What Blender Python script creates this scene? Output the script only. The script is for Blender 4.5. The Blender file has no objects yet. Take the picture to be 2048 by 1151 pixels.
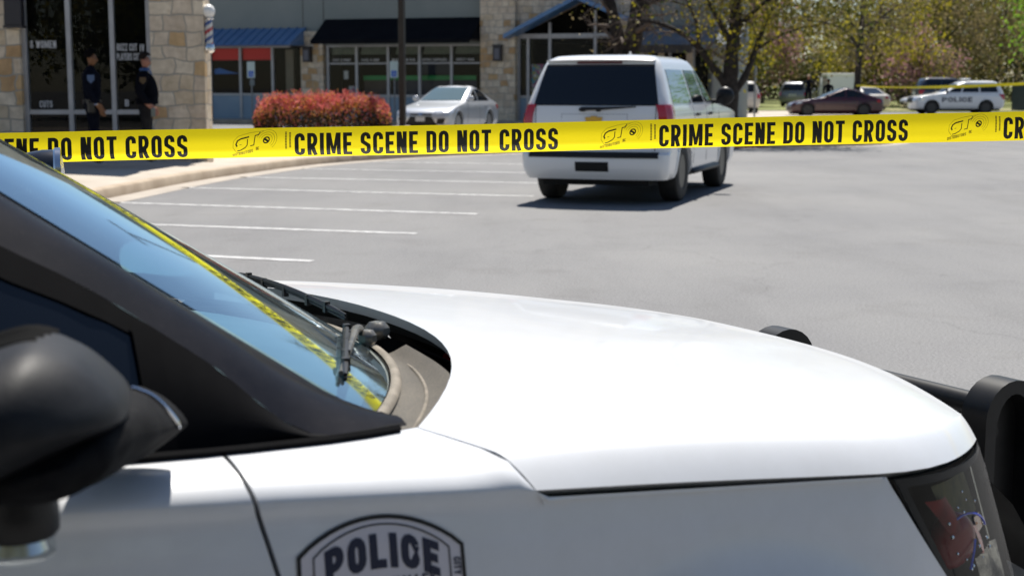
import bpy, math, random
import numpy as np
from mathutils import Vector, Matrix

scene = bpy.context.scene
R = math.radians

# ------------------------------------------------------------------ camera
cam_d = bpy.data.cameras.new("camera")
cam = bpy.data.objects.new("camera", cam_d)
scene.collection.objects.link(cam)
cam.location = (0, 0, 1.535)
cam.rotation_euler = (R(90 - 7.95), 0, 0)
cam_d.sensor_width = 36
cam_d.lens = 2900 / 2048 * 36
cam_d.clip_start = 0.05
cam_d.clip_end = 3000
cam_d.dof.use_dof = True
cam_d.dof.focus_distance = 3.6
cam_d.dof.aperture_fstop = 7.0
scene.camera = cam

# ------------------------------------------------------------------ sky, sun, exposure
SUN_EL, SUN_AZ = 61.0, 9.0            # azimuth in degrees clockwise from +Y
w = bpy.data.worlds.new("World")
scene.world = w
w.use_nodes = True
nt = w.node_tree
bg = nt.nodes["Background"]
sky = nt.nodes.new("ShaderNodeTexSky")
sky.sky_type = 'NISHITA'
sky.sun_disc = False
sky.sun_elevation = R(SUN_EL)
sky.sun_rotation = R(SUN_AZ)
sky.air_density = 1.0
sky.dust_density = 0.25
sky.ozone_density = 2.5
nt.links.new(sky.outputs[0], bg.inputs[0])
bg.inputs[1].default_value = 0.06
sun_d = bpy.data.lights.new("sun", 'SUN')
sun_d.energy = 4.7
sun_d.angle = R(0.53)
sun_d.color = (1.0, 0.95, 0.87)
sun = bpy.data.objects.new("sun", sun_d)
scene.collection.objects.link(sun)
sd = Vector((math.sin(R(SUN_AZ)) * math.cos(R(SUN_EL)), math.cos(R(SUN_AZ)) * math.cos(R(SUN_EL)), math.sin(R(SUN_EL))))
sun.rotation_euler = sd.to_track_quat('Z', 'Y').to_euler()
sun.location = sd * 60
scene.view_settings.view_transform = 'Standard'
scene.view_settings.look = 'None'
scene.view_settings.exposure = 0.62
scene.view_settings.gamma = 1.0
scene.cycles.use_denoising = True
scene.cycles.max_bounces = 8
scene.cycles.transparent_max_bounces = 16

# ------------------------------------------------------------------ helpers
COL = scene.collection

class MB:
    """collects faces for ONE mesh object"""
    def __init__(self):
        self.v = []; self.f = []; self.m = []
    def add(self, vs, fs, mi=0):
        o = len(self.v)
        self.v += [tuple(map(float, p)) for p in vs]
        self.f += [tuple(i + o for i in f) for f in fs]
        self.m += [mi] * len(fs)
    def quad(self, a, b, c, d, mi=0):
        self.add([a, b, c, d], [(0, 1, 2, 3)], mi)
    def box(self, x0, x1, y0, y1, z0, z1, mi=0, rot=0, piv=None, bev=0):
        if bev:
            b = min(bev, (x1 - x0) * .45, (y1 - y0) * .45, (z1 - z0) * .45)
            vs = []
            for (zz, ins) in ((z0, b), (z0 + b, 0), (z1 - b, 0), (z1, b)):
                i2 = ins
                pts = [(x0 + b, y0 + i2), (x1 - b, y0 + i2), (x1 - i2, y0 + b), (x1 - i2, y1 - b),
                       (x1 - b, y1 - i2), (x0 + b, y1 - i2), (x0 + i2, y1 - b), (x0 + i2, y0 + b)]
                vs += [(p[0], p[1], zz) for p in pts]
            fs = [tuple(range(7, -1, -1)), tuple(range(24, 32))]
            for k in range(3):
                for i in range(8):
                    j = (i + 1) % 8
                    fs.append((k * 8 + i, k * 8 + j, k * 8 + 8 + j, k * 8 + 8 + i))
        else:
            vs = [(x, y, z) for z in (z0, z1) for (x, y) in ((x0, y0), (x1, y0), (x1, y1), (x0, y1))]
            fs = [(3, 2, 1, 0), (4, 5, 6, 7), (0, 1, 5, 4), (1, 2, 6, 5), (2, 3, 7, 6), (3, 0, 4, 7)]
        if rot:
            px, py = piv if piv else ((x0 + x1) / 2, (y0 + y1) / 2)
            c, s = math.cos(rot), math.sin(rot)
            vs = [(px + (x - px) * c - (y - py) * s, py + (x - px) * s + (y - py) * c, z) for x, y, z in vs]
        self.add(vs, fs, mi)
    def tube(self, pts, rad, n=8, mi=0, cap=True):
        pts = [Vector(p) for p in pts]
        if not hasattr(rad, '__len__'): rad = [rad] * len(pts)
        vs = []; prev = None
        for i, p in enumerate(pts):
            t = (pts[min(i + 1, len(pts) - 1)] - pts[max(i - 1, 0)])
            t = t.normalized() if t.length > 1e-9 else Vector((0, 0, 1))
            if prev is None:
                u = t.orthogonal().normalized()
            else:
                u = prev - t * prev.dot(t)
                u = u.normalized() if u.length > 1e-6 else t.orthogonal().normalized()
            prev = u; v2 = t.cross(u)
            for k in range(n):
                a = 2 * math.pi * k / n
                vs.append(p + (u * math.cos(a) + v2 * math.sin(a)) * rad[i])
        fs = []
        for i in range(len(pts) - 1):
            for k in range(n):
                k2 = (k + 1) % n
                fs.append((i * n + k, i * n + k2, (i + 1) * n + k2, (i + 1) * n + k))
        if cap:
            fs.append(tuple(range(n - 1, -1, -1)))
            fs.append(tuple((len(pts) - 1) * n + k for k in range(n)))
        self.add(vs, fs, mi)
    def lathe(self, prof, n=24, axis='z', c=(0, 0, 0), mi=0, close=False):
        """prof: list of (radius, height) turned round an axis"""
        vs = []
        for r_, h_ in prof:
            for k in range(n):
                a = 2 * math.pi * k / n
                x, y = r_ * math.cos(a), r_ * math.sin(a)
                p = {'z': (x, y, h_), 'y': (x, h_, y), 'x': (h_, x, y)}[axis]
                vs.append((p[0] + c[0], p[1] + c[1], p[2] + c[2]))
        fs = []
        m = len(prof)
        for i in range(m - 1 + (1 if close else 0)):
            i2 = (i + 1) % m
            for k in range(n):
                k2 = (k + 1) % n
                fs.append((i * n + k, i * n + k2, i2 * n + k2, i2 * n + k))
        if not close:
            if prof[0][0] > 1e-5: fs.append(tuple(range(n - 1, -1, -1)))
            if prof[-1][0] > 1e-5: fs.append(tuple((m - 1) * n + k for k in range(n)))
        self.add(vs, fs, mi)
    def grid(self, fn, us, vs_, mi=0, flip=False, keep=None):
        nu, nv = len(us), len(vs_)
        pts = [fn(u, v) for u in us for v in vs_]
        fs = []
        for i in range(nu - 1):
            for j in range(nv - 1):
                q = (i * nv + j, (i + 1) * nv + j, (i + 1) * nv + j + 1, i * nv + j + 1)
                if keep:
                    cx = [sum(pts[k][d] for k in q) / 4 for d in range(3)]
                    if not keep(cx): continue
                fs.append(q[::-1] if flip else q)
        self.add(pts, fs, mi)
    def patch(self, fn, us, vs_, depth, mi=0):
        """grid with a rim: fn(u, v, off) - off is the distance out of the surface"""
        self.grid(lambda u, v: fn(u, v, depth), us, vs_, mi)
        u0, u1, v0, v1 = us[0], us[-1], vs_[0], vs_[-1]
        for line in ([(u, v0) for u in us], [(u, v1) for u in us], [(u0, v) for v in vs_], [(u1, v) for v in vs_]):
            a = [fn(u, v, depth) for u, v in line]; b = [fn(u, v, -.012) for u, v in line]
            n = len(a)
            self.add(a + b, [(i, i + 1, n + i + 1, n + i) for i in range(n - 1)], mi)
    def prism(self, poly, z0, z1, mi=0):
        n = len(poly)
        vs = [(x, y, z0) for x, y in poly] + [(x, y, z1) for x, y in poly]
        fs = [tuple(range(n - 1, -1, -1)), tuple(range(n, 2 * n))]
        fs += [(i, (i + 1) % n, n + (i + 1) % n, n + i) for i in range(n)]
        self.add(vs, fs, mi)
    def extr(self, poly, d, mi=0):
        """closed 3d polygon pushed along vector d"""
        n = len(poly)
        vs = [tuple(p) for p in poly] + [tuple(Vector(p) + Vector(d)) for p in poly]
        fs = [tuple(range(n - 1, -1, -1)), tuple(range(n, 2 * n))]
        fs += [(i, (i + 1) % n, n + (i + 1) % n, n + i) for i in range(n)]
        self.add(vs, fs, mi)
    def ball(self, c, r, nu=14, nv=9, mi=0):
        if not hasattr(r, '__len__'): r = (r, r, r)
        vs = []; fs = []
        for j in range(nv + 1):
            t = math.pi * j / nv
            for i in range(nu):
                a = 2 * math.pi * i / nu
                vs.append((c[0] + r[0] * math.sin(t) * math.cos(a), c[1] + r[1] * math.sin(t) * math.sin(a), c[2] + r[2] * math.cos(t)))
        for j in range(nv):
            for i in range(nu):
                i2 = (i + 1) % nu
                fs.append((j * nu + i, (j + 1) * nu + i, (j + 1) * nu + i2, j * nu + i2))
        self.add(vs, fs, mi)
    def build(self, name, mats, parent=None, smooth=35, weld=True, fix=True):
        me = bpy.data.meshes.new(name)
        me.from_pydata(self.v, [], self.f)
        if not isinstance(mats, (list, tuple)): mats = [mats]
        for m in mats: me.materials.append(m)
        me.polygons.foreach_set('material_index', self.m)
        if weld or fix:
            import bmesh
            bm = bmesh.new(); bm.from_mesh(me)
            if weld: bmesh.ops.remove_doubles(bm, verts=bm.verts, dist=1e-5)
            if fix: bmesh.ops.recalc_face_normals(bm, faces=bm.faces)
            bm.to_mesh(me); bm.free()
        if smooth:
            me.polygons.foreach_set('use_smooth', [True] * len(me.polygons))
            me.set_sharp_from_angle(angle=R(smooth))
        me.update()
        o = bpy.data.objects.new(name, me)
        COL.objects.link(o)
        if parent: o.parent = parent
        return o

def tag(o, label, cat, group=None):
    o['label'] = label; o['category'] = cat
    if group: o['group'] = group
    return o

def thing(name, label, cat, loc=(0, 0, 0), rz=0.0, group=None):
    o = bpy.data.objects.new(name, None)
    o.empty_display_size = .2
    COL.objects.link(o)
    o.location = loc; o.rotation_euler = (0, 0, rz)
    return tag(o, label, cat, group)

def struct(o):
    o['kind'] = 'structure'
    return o

def copy_tree(o, parent=None):
    c = o.copy(); COL.objects.link(c); c.parent = parent
    for ch in o.children: copy_tree(ch, c)
    return c

def lin(a, b, n):
    return [a + (b - a) * i / (n - 1) for i in range(n)]

def smooth01(x):
    x = max(0., min(1., x)); return x * x * (3 - 2 * x)

def pchip(xs, ys):
    xs = list(map(float, xs)); ys = list(map(float, ys)); n = len(xs)
    h = [xs[i + 1] - xs[i] for i in range(n - 1)]
    d = [(ys[i + 1] - ys[i]) / h[i] for i in range(n - 1)]
    m = [d[0]] + [0] * (n - 2) + [d[-1]]
    for i in range(1, n - 1):
        if d[i - 1] * d[i] > 0:
            w1, w2 = 2 * h[i] + h[i - 1], h[i] + 2 * h[i - 1]
            m[i] = (w1 + w2) / (w1 / d[i - 1] + w2 / d[i])
    def f(x):
        if x <= xs[0]: return ys[0] + m[0] * 0
        if x >= xs[-1]: return ys[-1]
        i = 0
        while xs[i + 1] < x: i += 1
        t = (x - xs[i]) / h[i]
        return (ys[i] * (1 + 2 * t) * (1 - t) ** 2 + m[i] * h[i] * t * (1 - t) ** 2 +
                ys[i + 1] * t * t * (3 - 2 * t) + m[i + 1] * h[i] * t * t * (t - 1))
    return f

# ------------------------------------------------------------------ lettering from strokes
def _arc(cx, cy, rx, ry, a0, a1, n=7):
    return [(cx + rx * math.cos(R(a0 + (a1 - a0) * i / (n - 1))), cy + ry * math.sin(R(a0 + (a1 - a0) * i / (n - 1)))) for i in range(n)]

def glyph(ch, w, t):
    """strokes of a capital in a w x 1 box, stroke width t: list of (points, closed)"""
    x0, x1, y0, y1 = t / 2, w - t / 2, t / 2, 1 - t / 2
    r = (x1 - x0) / 2; ry = min(.30, r * 1.25); xm = (x0 + x1) / 2
    top = _arc(xm, y1 - ry, r, ry, 0, 180); bot = _arc(xm, y0 + ry, r, ry, 180, 360)
    m = .5
    def bowl(ya, yb):
        q = min(r, (yb - ya) / 2)
        return [(x0 + t / 2, yb)] + _arc(x1 - q, (ya + yb) / 2, q, (yb - ya) / 2, 90, -90, 9) + [(x0 + t / 2, ya)]
    V = lambda x: ([(x, 0), (x, 1)], False)
    if ch == 'I': return [([(t / 2, 0), (t / 2, 1)], False)]
    if ch == 'O' or ch == '0': return [(top + bot, True)]
    if ch == 'C': return [([(x1, .64 + t * .2)] + top + bot + [(x1, .36 - t * .2)], False)]
    if ch == 'G': return [([(x1, .66)] + top + bot + [(x1, .46), (xm, .46)], False)]
    if ch == 'S': return [([(x1, .70)] + top + [(x0, .66), (x0 + .1 * r, .58), (x1 - .1 * r, .42), (x1, .34)] + [(2 * xm - p[0], p[1]) for p in bot] + [(x0, .30)], False)]
    if ch == 'E': return [V(x0), ([(t, y1), (w, y1)], False), ([(t, m), (w * .9, m)], False), ([(t, y0), (w, y0)], False)]
    if ch == 'F': return [V(x0), ([(t, y1), (w, y1)], False), ([(t, m), (w * .9, m)], False)]
    if ch == 'L': return [V(x0), ([(t, y0), (w, y0)], False)]
    if ch == 'T': return [([(xm, 0), (xm, 1 - t)], False), ([(0, y1), (w, y1)], False)]
    if ch == 'N': return [V(x0), V(x1), ([(x0 + t * .25, .97), (x1 - t * .25, .03)], False, .85)]
    if ch == 'M': return [V(x0), V(x1), ([(x0 + t * .3, .99), (xm, .06)], False, .72), ([(x1 - t * .3, .99), (xm, .06)], False, .72)]
    if ch == 'W': return [([(x0, 1), (x0 + (xm - x0) * .5, 0)], False), ([(x0 + (xm - x0) * .5, 0), (xm, .9)], False), ([(xm, .9), (xm + (x1 - xm) * .5, 0)], False), ([(xm + (x1 - xm) * .5, 0), (x1, 1)], False)]
    if ch == 'D':
        q = min(r, .3)
        return [V(x0), ([(t, y1), (x1 - q, y1)] + _arc(x1 - q, y1 - q, q, q, 90, 0, 5)[1:] + _arc(x1 - q, y0 + q, q, q, 0, -90, 5) + [(t, y0)], False)]
    if ch == 'P': return [V(x0), (bowl(.42, y1), False)]
    if ch == 'B': return [V(x0), (bowl(.5, y1), False), (bowl(y0, .5), False)]
    if ch == 'R': return [V(x0), (bowl(.46, y1), False), ([(xm, .44), (x1, 0)], False)]
    if ch == 'U': return [([(x0, 1), (x0, y0 + ry)] + bot[1:-1] + [(x1, y0 + ry), (x1, 1)], False)]
    if ch == 'V': return [([(x0, 1), (xm, 0)], False), ([(x1, 1), (xm, 0)], False)]
    if ch == 'A': return [([(x0, 0), (xm, 1)], False), ([(x1, 0), (xm, 1)], False), ([(x0 + r * .4, .3), (x1 - r * .4, .3)], False)]
    if ch == 'Y': return [([(x0, 1), (xm, .45)], False), ([(x1, 1), (xm, .45)], False), ([(xm, 0), (xm, .45)], False)]
    if ch == 'K': return [V(x0), ([(x1, 1), (x0 + t * .4, .45)], False), ([(x0 + r * .5, .55), (x1, 0)], False)]
    if ch == 'H': return [V(x0), V(x1), ([(t, m), (w - t, m)], False)]
    if ch == 'Z': return [([(0, y1), (w, y1)], False), ([(x1, y1), (x0, y0)], False), ([(0, y0), (w, y0)], False)]
    if ch == '&': return [([(x1, 0), (x0 + .2 * r, .72)] + _arc(xm, .8, r * .7, .14, 200, -20, 6) + [(x0, .28)] + _arc(xm, .22, r, .16, 180, 340, 6) + [(x1, .45)], False)]
    if ch == '.': return [([(x0, 0), (x0, t)], False)]
    return []

def stroke(mb, pts, closed, t, fn, off, mi=0, seg=.12):
    P = [Vector((p[0], p[1])) for p in pts]
    if closed: P.append(P[0].copy())
    Q = [P[0]]
    for a, b in zip(P, P[1:]):
        d = (b - a).length
        if d < 1e-6: continue
        k = max(1, int(math.ceil(d / seg)))
        for i in range(1, k + 1): Q.append(a.lerp(b, i / k))
    n = len(Q); L = []; Rr = []
    for i in range(n):
        if closed:
            a, b = Q[(i - 1) % (n - 1)], Q[(i + 1) % (n - 1)]
        else:
            a, b = Q[max(i - 1, 0)], Q[min(i + 1, n - 1)]
        d1 = (Q[i] - a); d2 = (b - Q[i])
        d1 = d1.normalized() if d1.length > 1e-9 else d2.normalized()
        d2 = d2.normalized() if d2.length > 1e-9 else d1
        tn = (d1 + d2); tn = tn.normalized() if tn.length > 1e-6 else d1
        nn = Vector((-tn.y, tn.x)); k = 1 / max(.45, nn.dot(Vector((-d1.y, d1.x))))
        L.append(fn(Q[i].x + nn.x * t / 2 * k, Q[i].y + nn.y * t / 2 * k, off))
        Rr.append(fn(Q[i].x - nn.x * t / 2 * k, Q[i].y - nn.y * t / 2 * k, off))
    mb.add(L + Rr, [(i, n + i, n + i + 1, i + 1) for i in range(n - 1)], mi)

def text(mb, s, fn, w=.42, t=.14, gap=.1, space=.3, off0=0.0, mi=0, dof=2e-4, seg=.12):
    """letters 1 unit tall laid along x; fn(x, y, off) maps to 3d.  returns the length"""
    x = 0.
    for ch in s:
        if ch == ' ': x += space; continue
        cw = {'I': t, 'M': w * 1.42, 'W': w * 1.4, '.': t, '&': w * 1.15, 'T': w * .95, 'L': w * .88, 'E': w * .88, 'F': w * .85}.get(ch, w)
        for k, gl_ in enumerate(glyph(ch, cw, t)):
            pts, cl = gl_[0], gl_[1]
            stroke(mb, pts, cl, t * (gl_[2] if len(gl_) > 2 else 1), lambda a, b, o, x=x: fn(a + x, b, o), off0 + dof * k, mi, seg)
        x += cw + gap
    return x - gap

def text_len(s, w=.42, t=.14, gap=.1, space=.3):
    return text(MB(), s, lambda a, b, o: (a, b, o), w, t, gap, space)

# ------------------------------------------------------------------ materials
def mat(name, col=(.5, .5, .5), rough=.5, metal=0., spec=.5, coat=0., **kw):
    m = bpy.data.materials.new(name); m.use_nodes = True
    b = m.node_tree.nodes['Principled BSDF']
    b.inputs['Base Color'].default_value = (*col, 1)
    b.inputs['Roughness'].default_value = rough
    b.inputs['Metallic'].default_value = metal
    b.inputs['Specular IOR Level'].default_value = spec
    b.inputs['Coat Weight'].default_value = coat
    b.inputs['Coat Roughness'].default_value = kw.get('coat_rough', .04)
    return m

def N(m, t, **kw):
    n = m.node_tree.nodes.new(t)
    for k, v in kw.items():
        if k.startswith('i_'): n.inputs[k[2:].replace('_', ' ')].default_value = v
        else: setattr(n, k, v)
    return n

def LK(m, a, b): m.node_tree.links.new(a, b)
def BS(m): return m.node_tree.nodes['Principled BSDF']

def ramp(m, fac, stops, interp='LINEAR'):
    n = N(m, 'ShaderNodeValToRGB'); n.color_ramp.interpolation = interp
    e = n.color_ramp.elements
    while len(e) < len(stops): e.new(.5)
    for x, (p, c) in zip(e, stops):
        x.position = p; x.color = (*c, 1) if len(c) == 3 else c
    LK(m, fac, n.inputs[0]); return n.outputs[0]

def coords(m, scale=(1, 1, 1), kind='Object'):
    tc = N(m, 'ShaderNodeTexCoord'); mp = N(m, 'ShaderNodeMapping')
    mp.inputs['Scale'].default_value = scale
    LK(m, tc.outputs[kind], mp.inputs[0]); return mp.outputs[0]

def noise(m, vec, scale, detail=5, rough=.55, dist=0):
    n = N(m, 'ShaderNodeTexNoise'); n.inputs['Scale'].default_value = scale
    n.inputs['Detail'].default_value = detail; n.inputs['Roughness'].default_value = rough
    n.inputs['Distortion'].default_value = dist
    LK(m, vec, n.inputs['Vector']); return n.outputs['Fac']

def mixc(m, fac, a, b, mode='MIX'):
    n = N(m, 'ShaderNodeMix'); n.data_type = 'RGBA'; n.blend_type = mode
    for s, v in ((0, fac), (6, a), (7, b)):
        if hasattr(v, 'links') or hasattr(v, 'is_linked'): LK(m, v, n.inputs[s])
        elif s == 0: n.inputs[0].default_value = v
        else: n.inputs[s].default_value = (*v, 1)
    return n.outputs[2]

def bump(m, h, strength=.3, dist=.01):
    n = N(m, 'ShaderNodeBump'); n.inputs['Strength'].default_value = strength; n.inputs['Distance'].default_value = dist
    LK(m, h, n.inputs['Height']); LK(m, n.outputs[0], BS(m).inputs['Normal'])

def noisy(name, c1, c2, scale=8, rough=.6, lo=.35, hi=.65, bmp=0, bd=.01, detail=6, **kw):
    m = mat(name, c1, rough, **kw)
    v = coords(m)
    f = noise(m, v, scale, detail)
    LK(m, ramp(m, f, [(lo, c1), (hi, c2)]), BS(m).inputs['Base Color'])
    if bmp: bump(m, noise(m, v, scale * 4, 6), bmp, bd)
    return m

def glassy(name, tint=(.6, .7, .72), refl_boost=1.0, rough=.0):
    """thin pane: tinted see-through with a fresnel mirror on it"""
    m = bpy.data.materials.new(name); m.use_nodes = True
    t = m.node_tree; t.nodes.clear()
    out = t.nodes.new('ShaderNodeOutputMaterial'); mix = t.nodes.new('ShaderNodeMixShader')
    tr = t.nodes.new('ShaderNodeBsdfTransparent'); gl = t.nodes.new('ShaderNodeBsdfGlossy')
    fr = t.nodes.new('ShaderNodeFresnel'); mu = t.nodes.new('ShaderNodeMath')
    fr.inputs[0].default_value = 1.52; mu.operation = 'MULTIPLY'; mu.inputs[1].default_value = refl_boost; mu.use_clamp = True
    tr.inputs[0].default_value = (*tint, 1); gl.inputs['Roughness'].default_value = rough
    gl.inputs[0].default_value = (1, 1, 1, 1)
    t.links.new(fr.outputs[0], mu.inputs[0]); t.links.new(mu.outputs[0], mix.inputs[0])
    t.links.new(tr.outputs[0], mix.inputs[1]); t.links.new(gl.outputs[0], mix.inputs[2])
    t.links.new(mix.outputs[0], out.inputs[0])
    return m

M = {}
# asphalt: pale worn grey with patches, grit and hairline cracks
m = M['asphalt'] = mat('asphalt', (.2, .2, .2), .85, spec=.3)
v = coords(m)
big = ramp(m, noise(m, v, .22, 4), [(.3, (.182, .183, .188)), (.7, (.232, .231, .230))])
fine = ramp(m, noise(m, v, 60, 4, .7), [(.3, (.60, .60, .60)), (.7, (1.32, 1.31, 1.30))])
c = mixc(m, 1.0, big, fine, 'MULTIPLY')
st = ramp(m, noise(m, v, 1.3, 6, .6), [(.55, (1, 1, 1)), (.78, (.84, .83, .82))])
c = mixc(m, 1.0, c, st, 'MULTIPLY')
st2 = ramp(m, noise(m, coords(m, (1, .22, 1)), .8, 5, .65), [(.35, (.90, .90, .90)), (.5, (1, 1, 1)), (.7, (1.05, 1.05, 1.04))])
c = mixc(m, 1.0, c, st2, 'MULTIPLY')
spot = ramp(m, noise(m, v, 3.2, 2, .4), [(.72, (1, 1, 1)), (.80, (.78, .78, .77))])
c = mixc(m, 1.0, c, spot, 'MULTIPLY')
vo = N(m, 'ShaderNodeTexVoronoi'); vo.feature = 'DISTANCE_TO_EDGE'; vo.inputs['Scale'].default_value = .35
wp = N(m, 'ShaderNodeTexNoise'); wp.inputs['Scale'].default_value = 1.6; wp.inputs['Detail'].default_value = 6
LK(m, v, wp.inputs['Vector'])
va = N(m, 'ShaderNodeVectorMath'); va.operation = 'MULTIPLY_ADD'; va.inputs[1].default_value = (.9, .9, 0)
LK(m, wp.outputs['Color'], va.inputs[0]); LK(m, v, va.inputs[2]); LK(m, va.outputs[0], vo.inputs['Vector'])
cr = ramp(m, vo.outputs['Distance'], [(.0, (.80, .80, .80)), (.005, (1, 1, 1))])
msk = ramp(m, noise(m, v, .12, 2), [(.5, (0, 0, 0)), (.58, (1, 1, 1))])
c = mixc(m, msk, c, mixc(m, 1.0, c, cr, 'MULTIPLY'))
LK(m, c, BS(m).inputs['Base Color'])
bump(m, noise(m, v, 90, 3), .35, .006)
m = M['concrete'] = noisy('concrete', (.40, .35, .29), (.50, .44, .37), 1.2, .85, bmp=.3)
m = M['kerb'] = noisy('kerb_concrete', (.36, .28, .20), (.48, .39, .29), 2.0, .85, bmp=.3)
m = M['gutter'] = noisy('gutter_concrete', (.34, .30, .26), (.44, .39, .33), 1.5, .85, bmp=.3)
M['red_kerb'] = noisy('red_kerb_paint', (.42, .10, .08), (.34, .14, .11), 4, .7)
M['line'] = noisy('line_paint', (.58, .58, .58), (.26, .26, .26), 7, .7, lo=.42, hi=.68)
M['mulch'] = noisy('mulch', (.10, .06, .035), (.20, .13, .08), 12, .95, bmp=.8, bd=.03)
M['grass'] = noisy('grass', (.10, .14, .02), (.22, .22, .06), .8, .9, bmp=.6, bd=.05)
M['straw'] = noisy('dry_grass', (.30, .26, .12), (.22, .20, .09), .8, .9)
# limestone: irregular blocks in cream, tan and rust
def stone(name, sc=1.0):
    m = mat(name, (.5, .45, .38), .9, spec=.2)
    v = coords(m, (1, 1, 1))
    wn = N(m, 'ShaderNodeTexNoise'); wn.inputs['Scale'].default_value = 1.7 * sc; wn.inputs['Detail'].default_value = 2
    LK(m, v, wn.inputs['Vector'])
    wm = N(m, 'ShaderNodeVectorMath'); wm.operation = 'MULTIPLY_ADD'; wm.inputs[1].default_value = (.22 / sc,) * 3
    LK(m, wn.outputs['Color'], wm.inputs[0]); LK(m, v, wm.inputs[2])
    sx = N(m, 'ShaderNodeSeparateXYZ'); LK(m, wm.outputs[0], sx.inputs[0])
    ad = N(m, 'ShaderNodeMath'); ad.operation = 'ADD'; LK(m, sx.outputs[0], ad.inputs[0]); LK(m, sx.outputs[1], ad.inputs[1])
    cx = N(m, 'ShaderNodeCombineXYZ'); LK(m, ad.outputs[0], cx.inputs[0]); LK(m, sx.outputs[2], cx.inputs[1])
    br = N(m, 'ShaderNodeTexBrick'); br.offset = .37; br.squash = .72; br.squash_frequency = 3; br.offset_frequency = 2
    br.inputs['Scale'].default_value = sc
    br.inputs['Brick Width'].default_value = .40; br.inputs['Row Height'].default_value = .26
    br.inputs['Mortar Size'].default_value = .014; br.inputs['Mortar Smooth'].default_value = .4; br.inputs['Bias'].default_value = 0
    br.inputs['Color1'].default_value = (0, 0, 0, 1); br.inputs['Color2'].default_value = (1, 1, 1, 1); br.inputs['Mortar'].default_value = (.5, .5, .5, 1)
    LK(m, cx.outputs[0], br.inputs['Vector'])
    col = ramp(m, br.outputs['Color'], [(.0, (.72, .61, .47)), (.2, (.64, .53, .41)), (.38, (.76, .66, .52)), (.55, (.66, .54, .39)), (.68, (.56, .37, .20)), (.75, (.71, .60, .47)), (.88, (.61, .42, .23)), (.94, (.74, .63, .50))], 'CONSTANT')
    blot = ramp(m, noise(m, v, 5, 6, .65), [(.35, (.80, .77, .72)), (.65, (1.10, 1.09, 1.06))])
    col = mixc(m, 1.0, col, blot, 'MULTIPLY')
    rust = ramp(m, noise(m, v, 2.4, 4), [(.60, (0, 0, 0)), (.74, (.6, .6, .6))])
    col = mixc(m, rust, col, (.36, .23, .11))
    col = mixc(m, br.outputs['Fac'], col, (.42, .38, .32))
    LK(m, col, BS(m).inputs['Base Color'])
    inv = N(m, 'ShaderNodeMath'); inv.operation = 'SUBTRACT'; inv.inputs[0].default_value = 1; LK(m, br.outputs['Fac'], inv.inputs[1])
    hh = N(m, 'ShaderNodeMath'); hh.operation = 'MULTIPLY_ADD'; hh.inputs[1].default_value = .5
    LK(m, noise(m, v, 9, 6), hh.inputs[0]); LK(m, inv.outputs[0], hh.inputs[2])
    bump(m, hh.outputs[0], .7, .03)
    return m
M['stone'] = stone('limestone_blocks')
M['stucco'] = noisy('green_grey_stucco', (.215, .24, .225), (.25, .27, .25), .6, .9, bmp=.25)
M['alu'] = noisy('window_aluminium', (.36, .36, .37), (.44, .44, .45), 3, .45, metal=.3)
M['blue_metal'] = noisy('blue_seam_metal', (.08, .18, .36), (.10, .22, .40), 2, .4, coat=.2)
M['black_canvas'] = noisy('black_canvas', (.005, .0055, .008), (.008, .0085, .011), 2, .9, spec=.1)
M['panel_blue'] = noisy('blue_grey_panel', (.22, .31, .40), (.27, .36, .44), 1, .6)
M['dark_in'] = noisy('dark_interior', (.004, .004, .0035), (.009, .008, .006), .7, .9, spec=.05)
M['store_glass'] = glassy('storefront_glass', (.90, .92, .90), .35)
M['white_letter'] = mat('white_vinyl', (.55, .55, .55), .6)
M['bronze'] = noisy('dark_bronze_paint', (.022, .017, .014), (.032, .026, .022), 5, .45)
M['sconce'] = mat('sconce_metal', (.02, .018, .024), .4)
M['white_glow'] = mat('milk_glass_globe', (.85, .83, .78), .3)
M['black_plastic'] = noisy('black_plastic', (.006, .006, .007), (.010, .010, .011), 30, .42, spec=.35)
M['tyre'] = noisy('tyre_rubber', (.014, .014, .014), (.022, .021, .020), 20, .75)
M['rim_dark'] = mat('dark_steel_wheel', (.05, .05, .05), .4, metal=.6)
M['rim_alu'] = mat('alloy_wheel', (.45, .45, .47), .35, metal=.9)
M['chrome'] = mat('chrome', (.75, .75, .76), .12, metal=1)
M['red_lens'] = mat('red_lens', (.45, .006, .014), .12, coat=1)
M['amber_lens'] = mat('amber_lens', (.5, .14, .01), .15, coat=1)
M['clear_lens'] = glassy('clear_lens', (.90, .92, .92), .28)
M['lamp_white'] = mat('lamp_reflector', (.75, .77, .8), .15, metal=.6)
M['car_glass'] = mat('dark_tinted_glass', (.006, .008, .012), .03, spec=.6)
M['car_glass_lt'] = mat('lighter_car_glass', (.10, .15, .165), .03, spec=.8)
M['under'] = mat('underbody_black', (.008, .008, .008), .9)
def paint(name, col, metal=0., rough=.35):
    m = mat(name, col, rough, metal=metal, coat=1.0)
    return m
M['white_paint'] = paint('white_car_paint', (.78, .79, .80))
M['silver_paint'] = paint('silver_car_paint', (.54, .56, .59), .35, .35)
M['red_paint'] = paint('dark_red_car_paint', (.050, .003, .008), .1, .35)
M['black_paint'] = paint('black_car_paint', (.008, .009, .013))
M['navy_paint'] = paint('dark_blue_car_paint', (.014, .018, .034))
M['grey_paint'] = paint('grey_car_paint', (.20, .21, .23), .3)
M['beige_paint'] = paint('pale_beige_car_paint', (.60, .56, .50))
M['navy_letter'] = mat('navy_vinyl', (.008, .013, .045), .45)
M['black_letter'] = mat('black_vinyl', (.006, .006, .008), .45)
M['gold'] = mat('gold_badge', (.55, .34, .07), .3, metal=.8)
M['plate'] = mat('licence_plate', (.55, .55, .55), .5)
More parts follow.
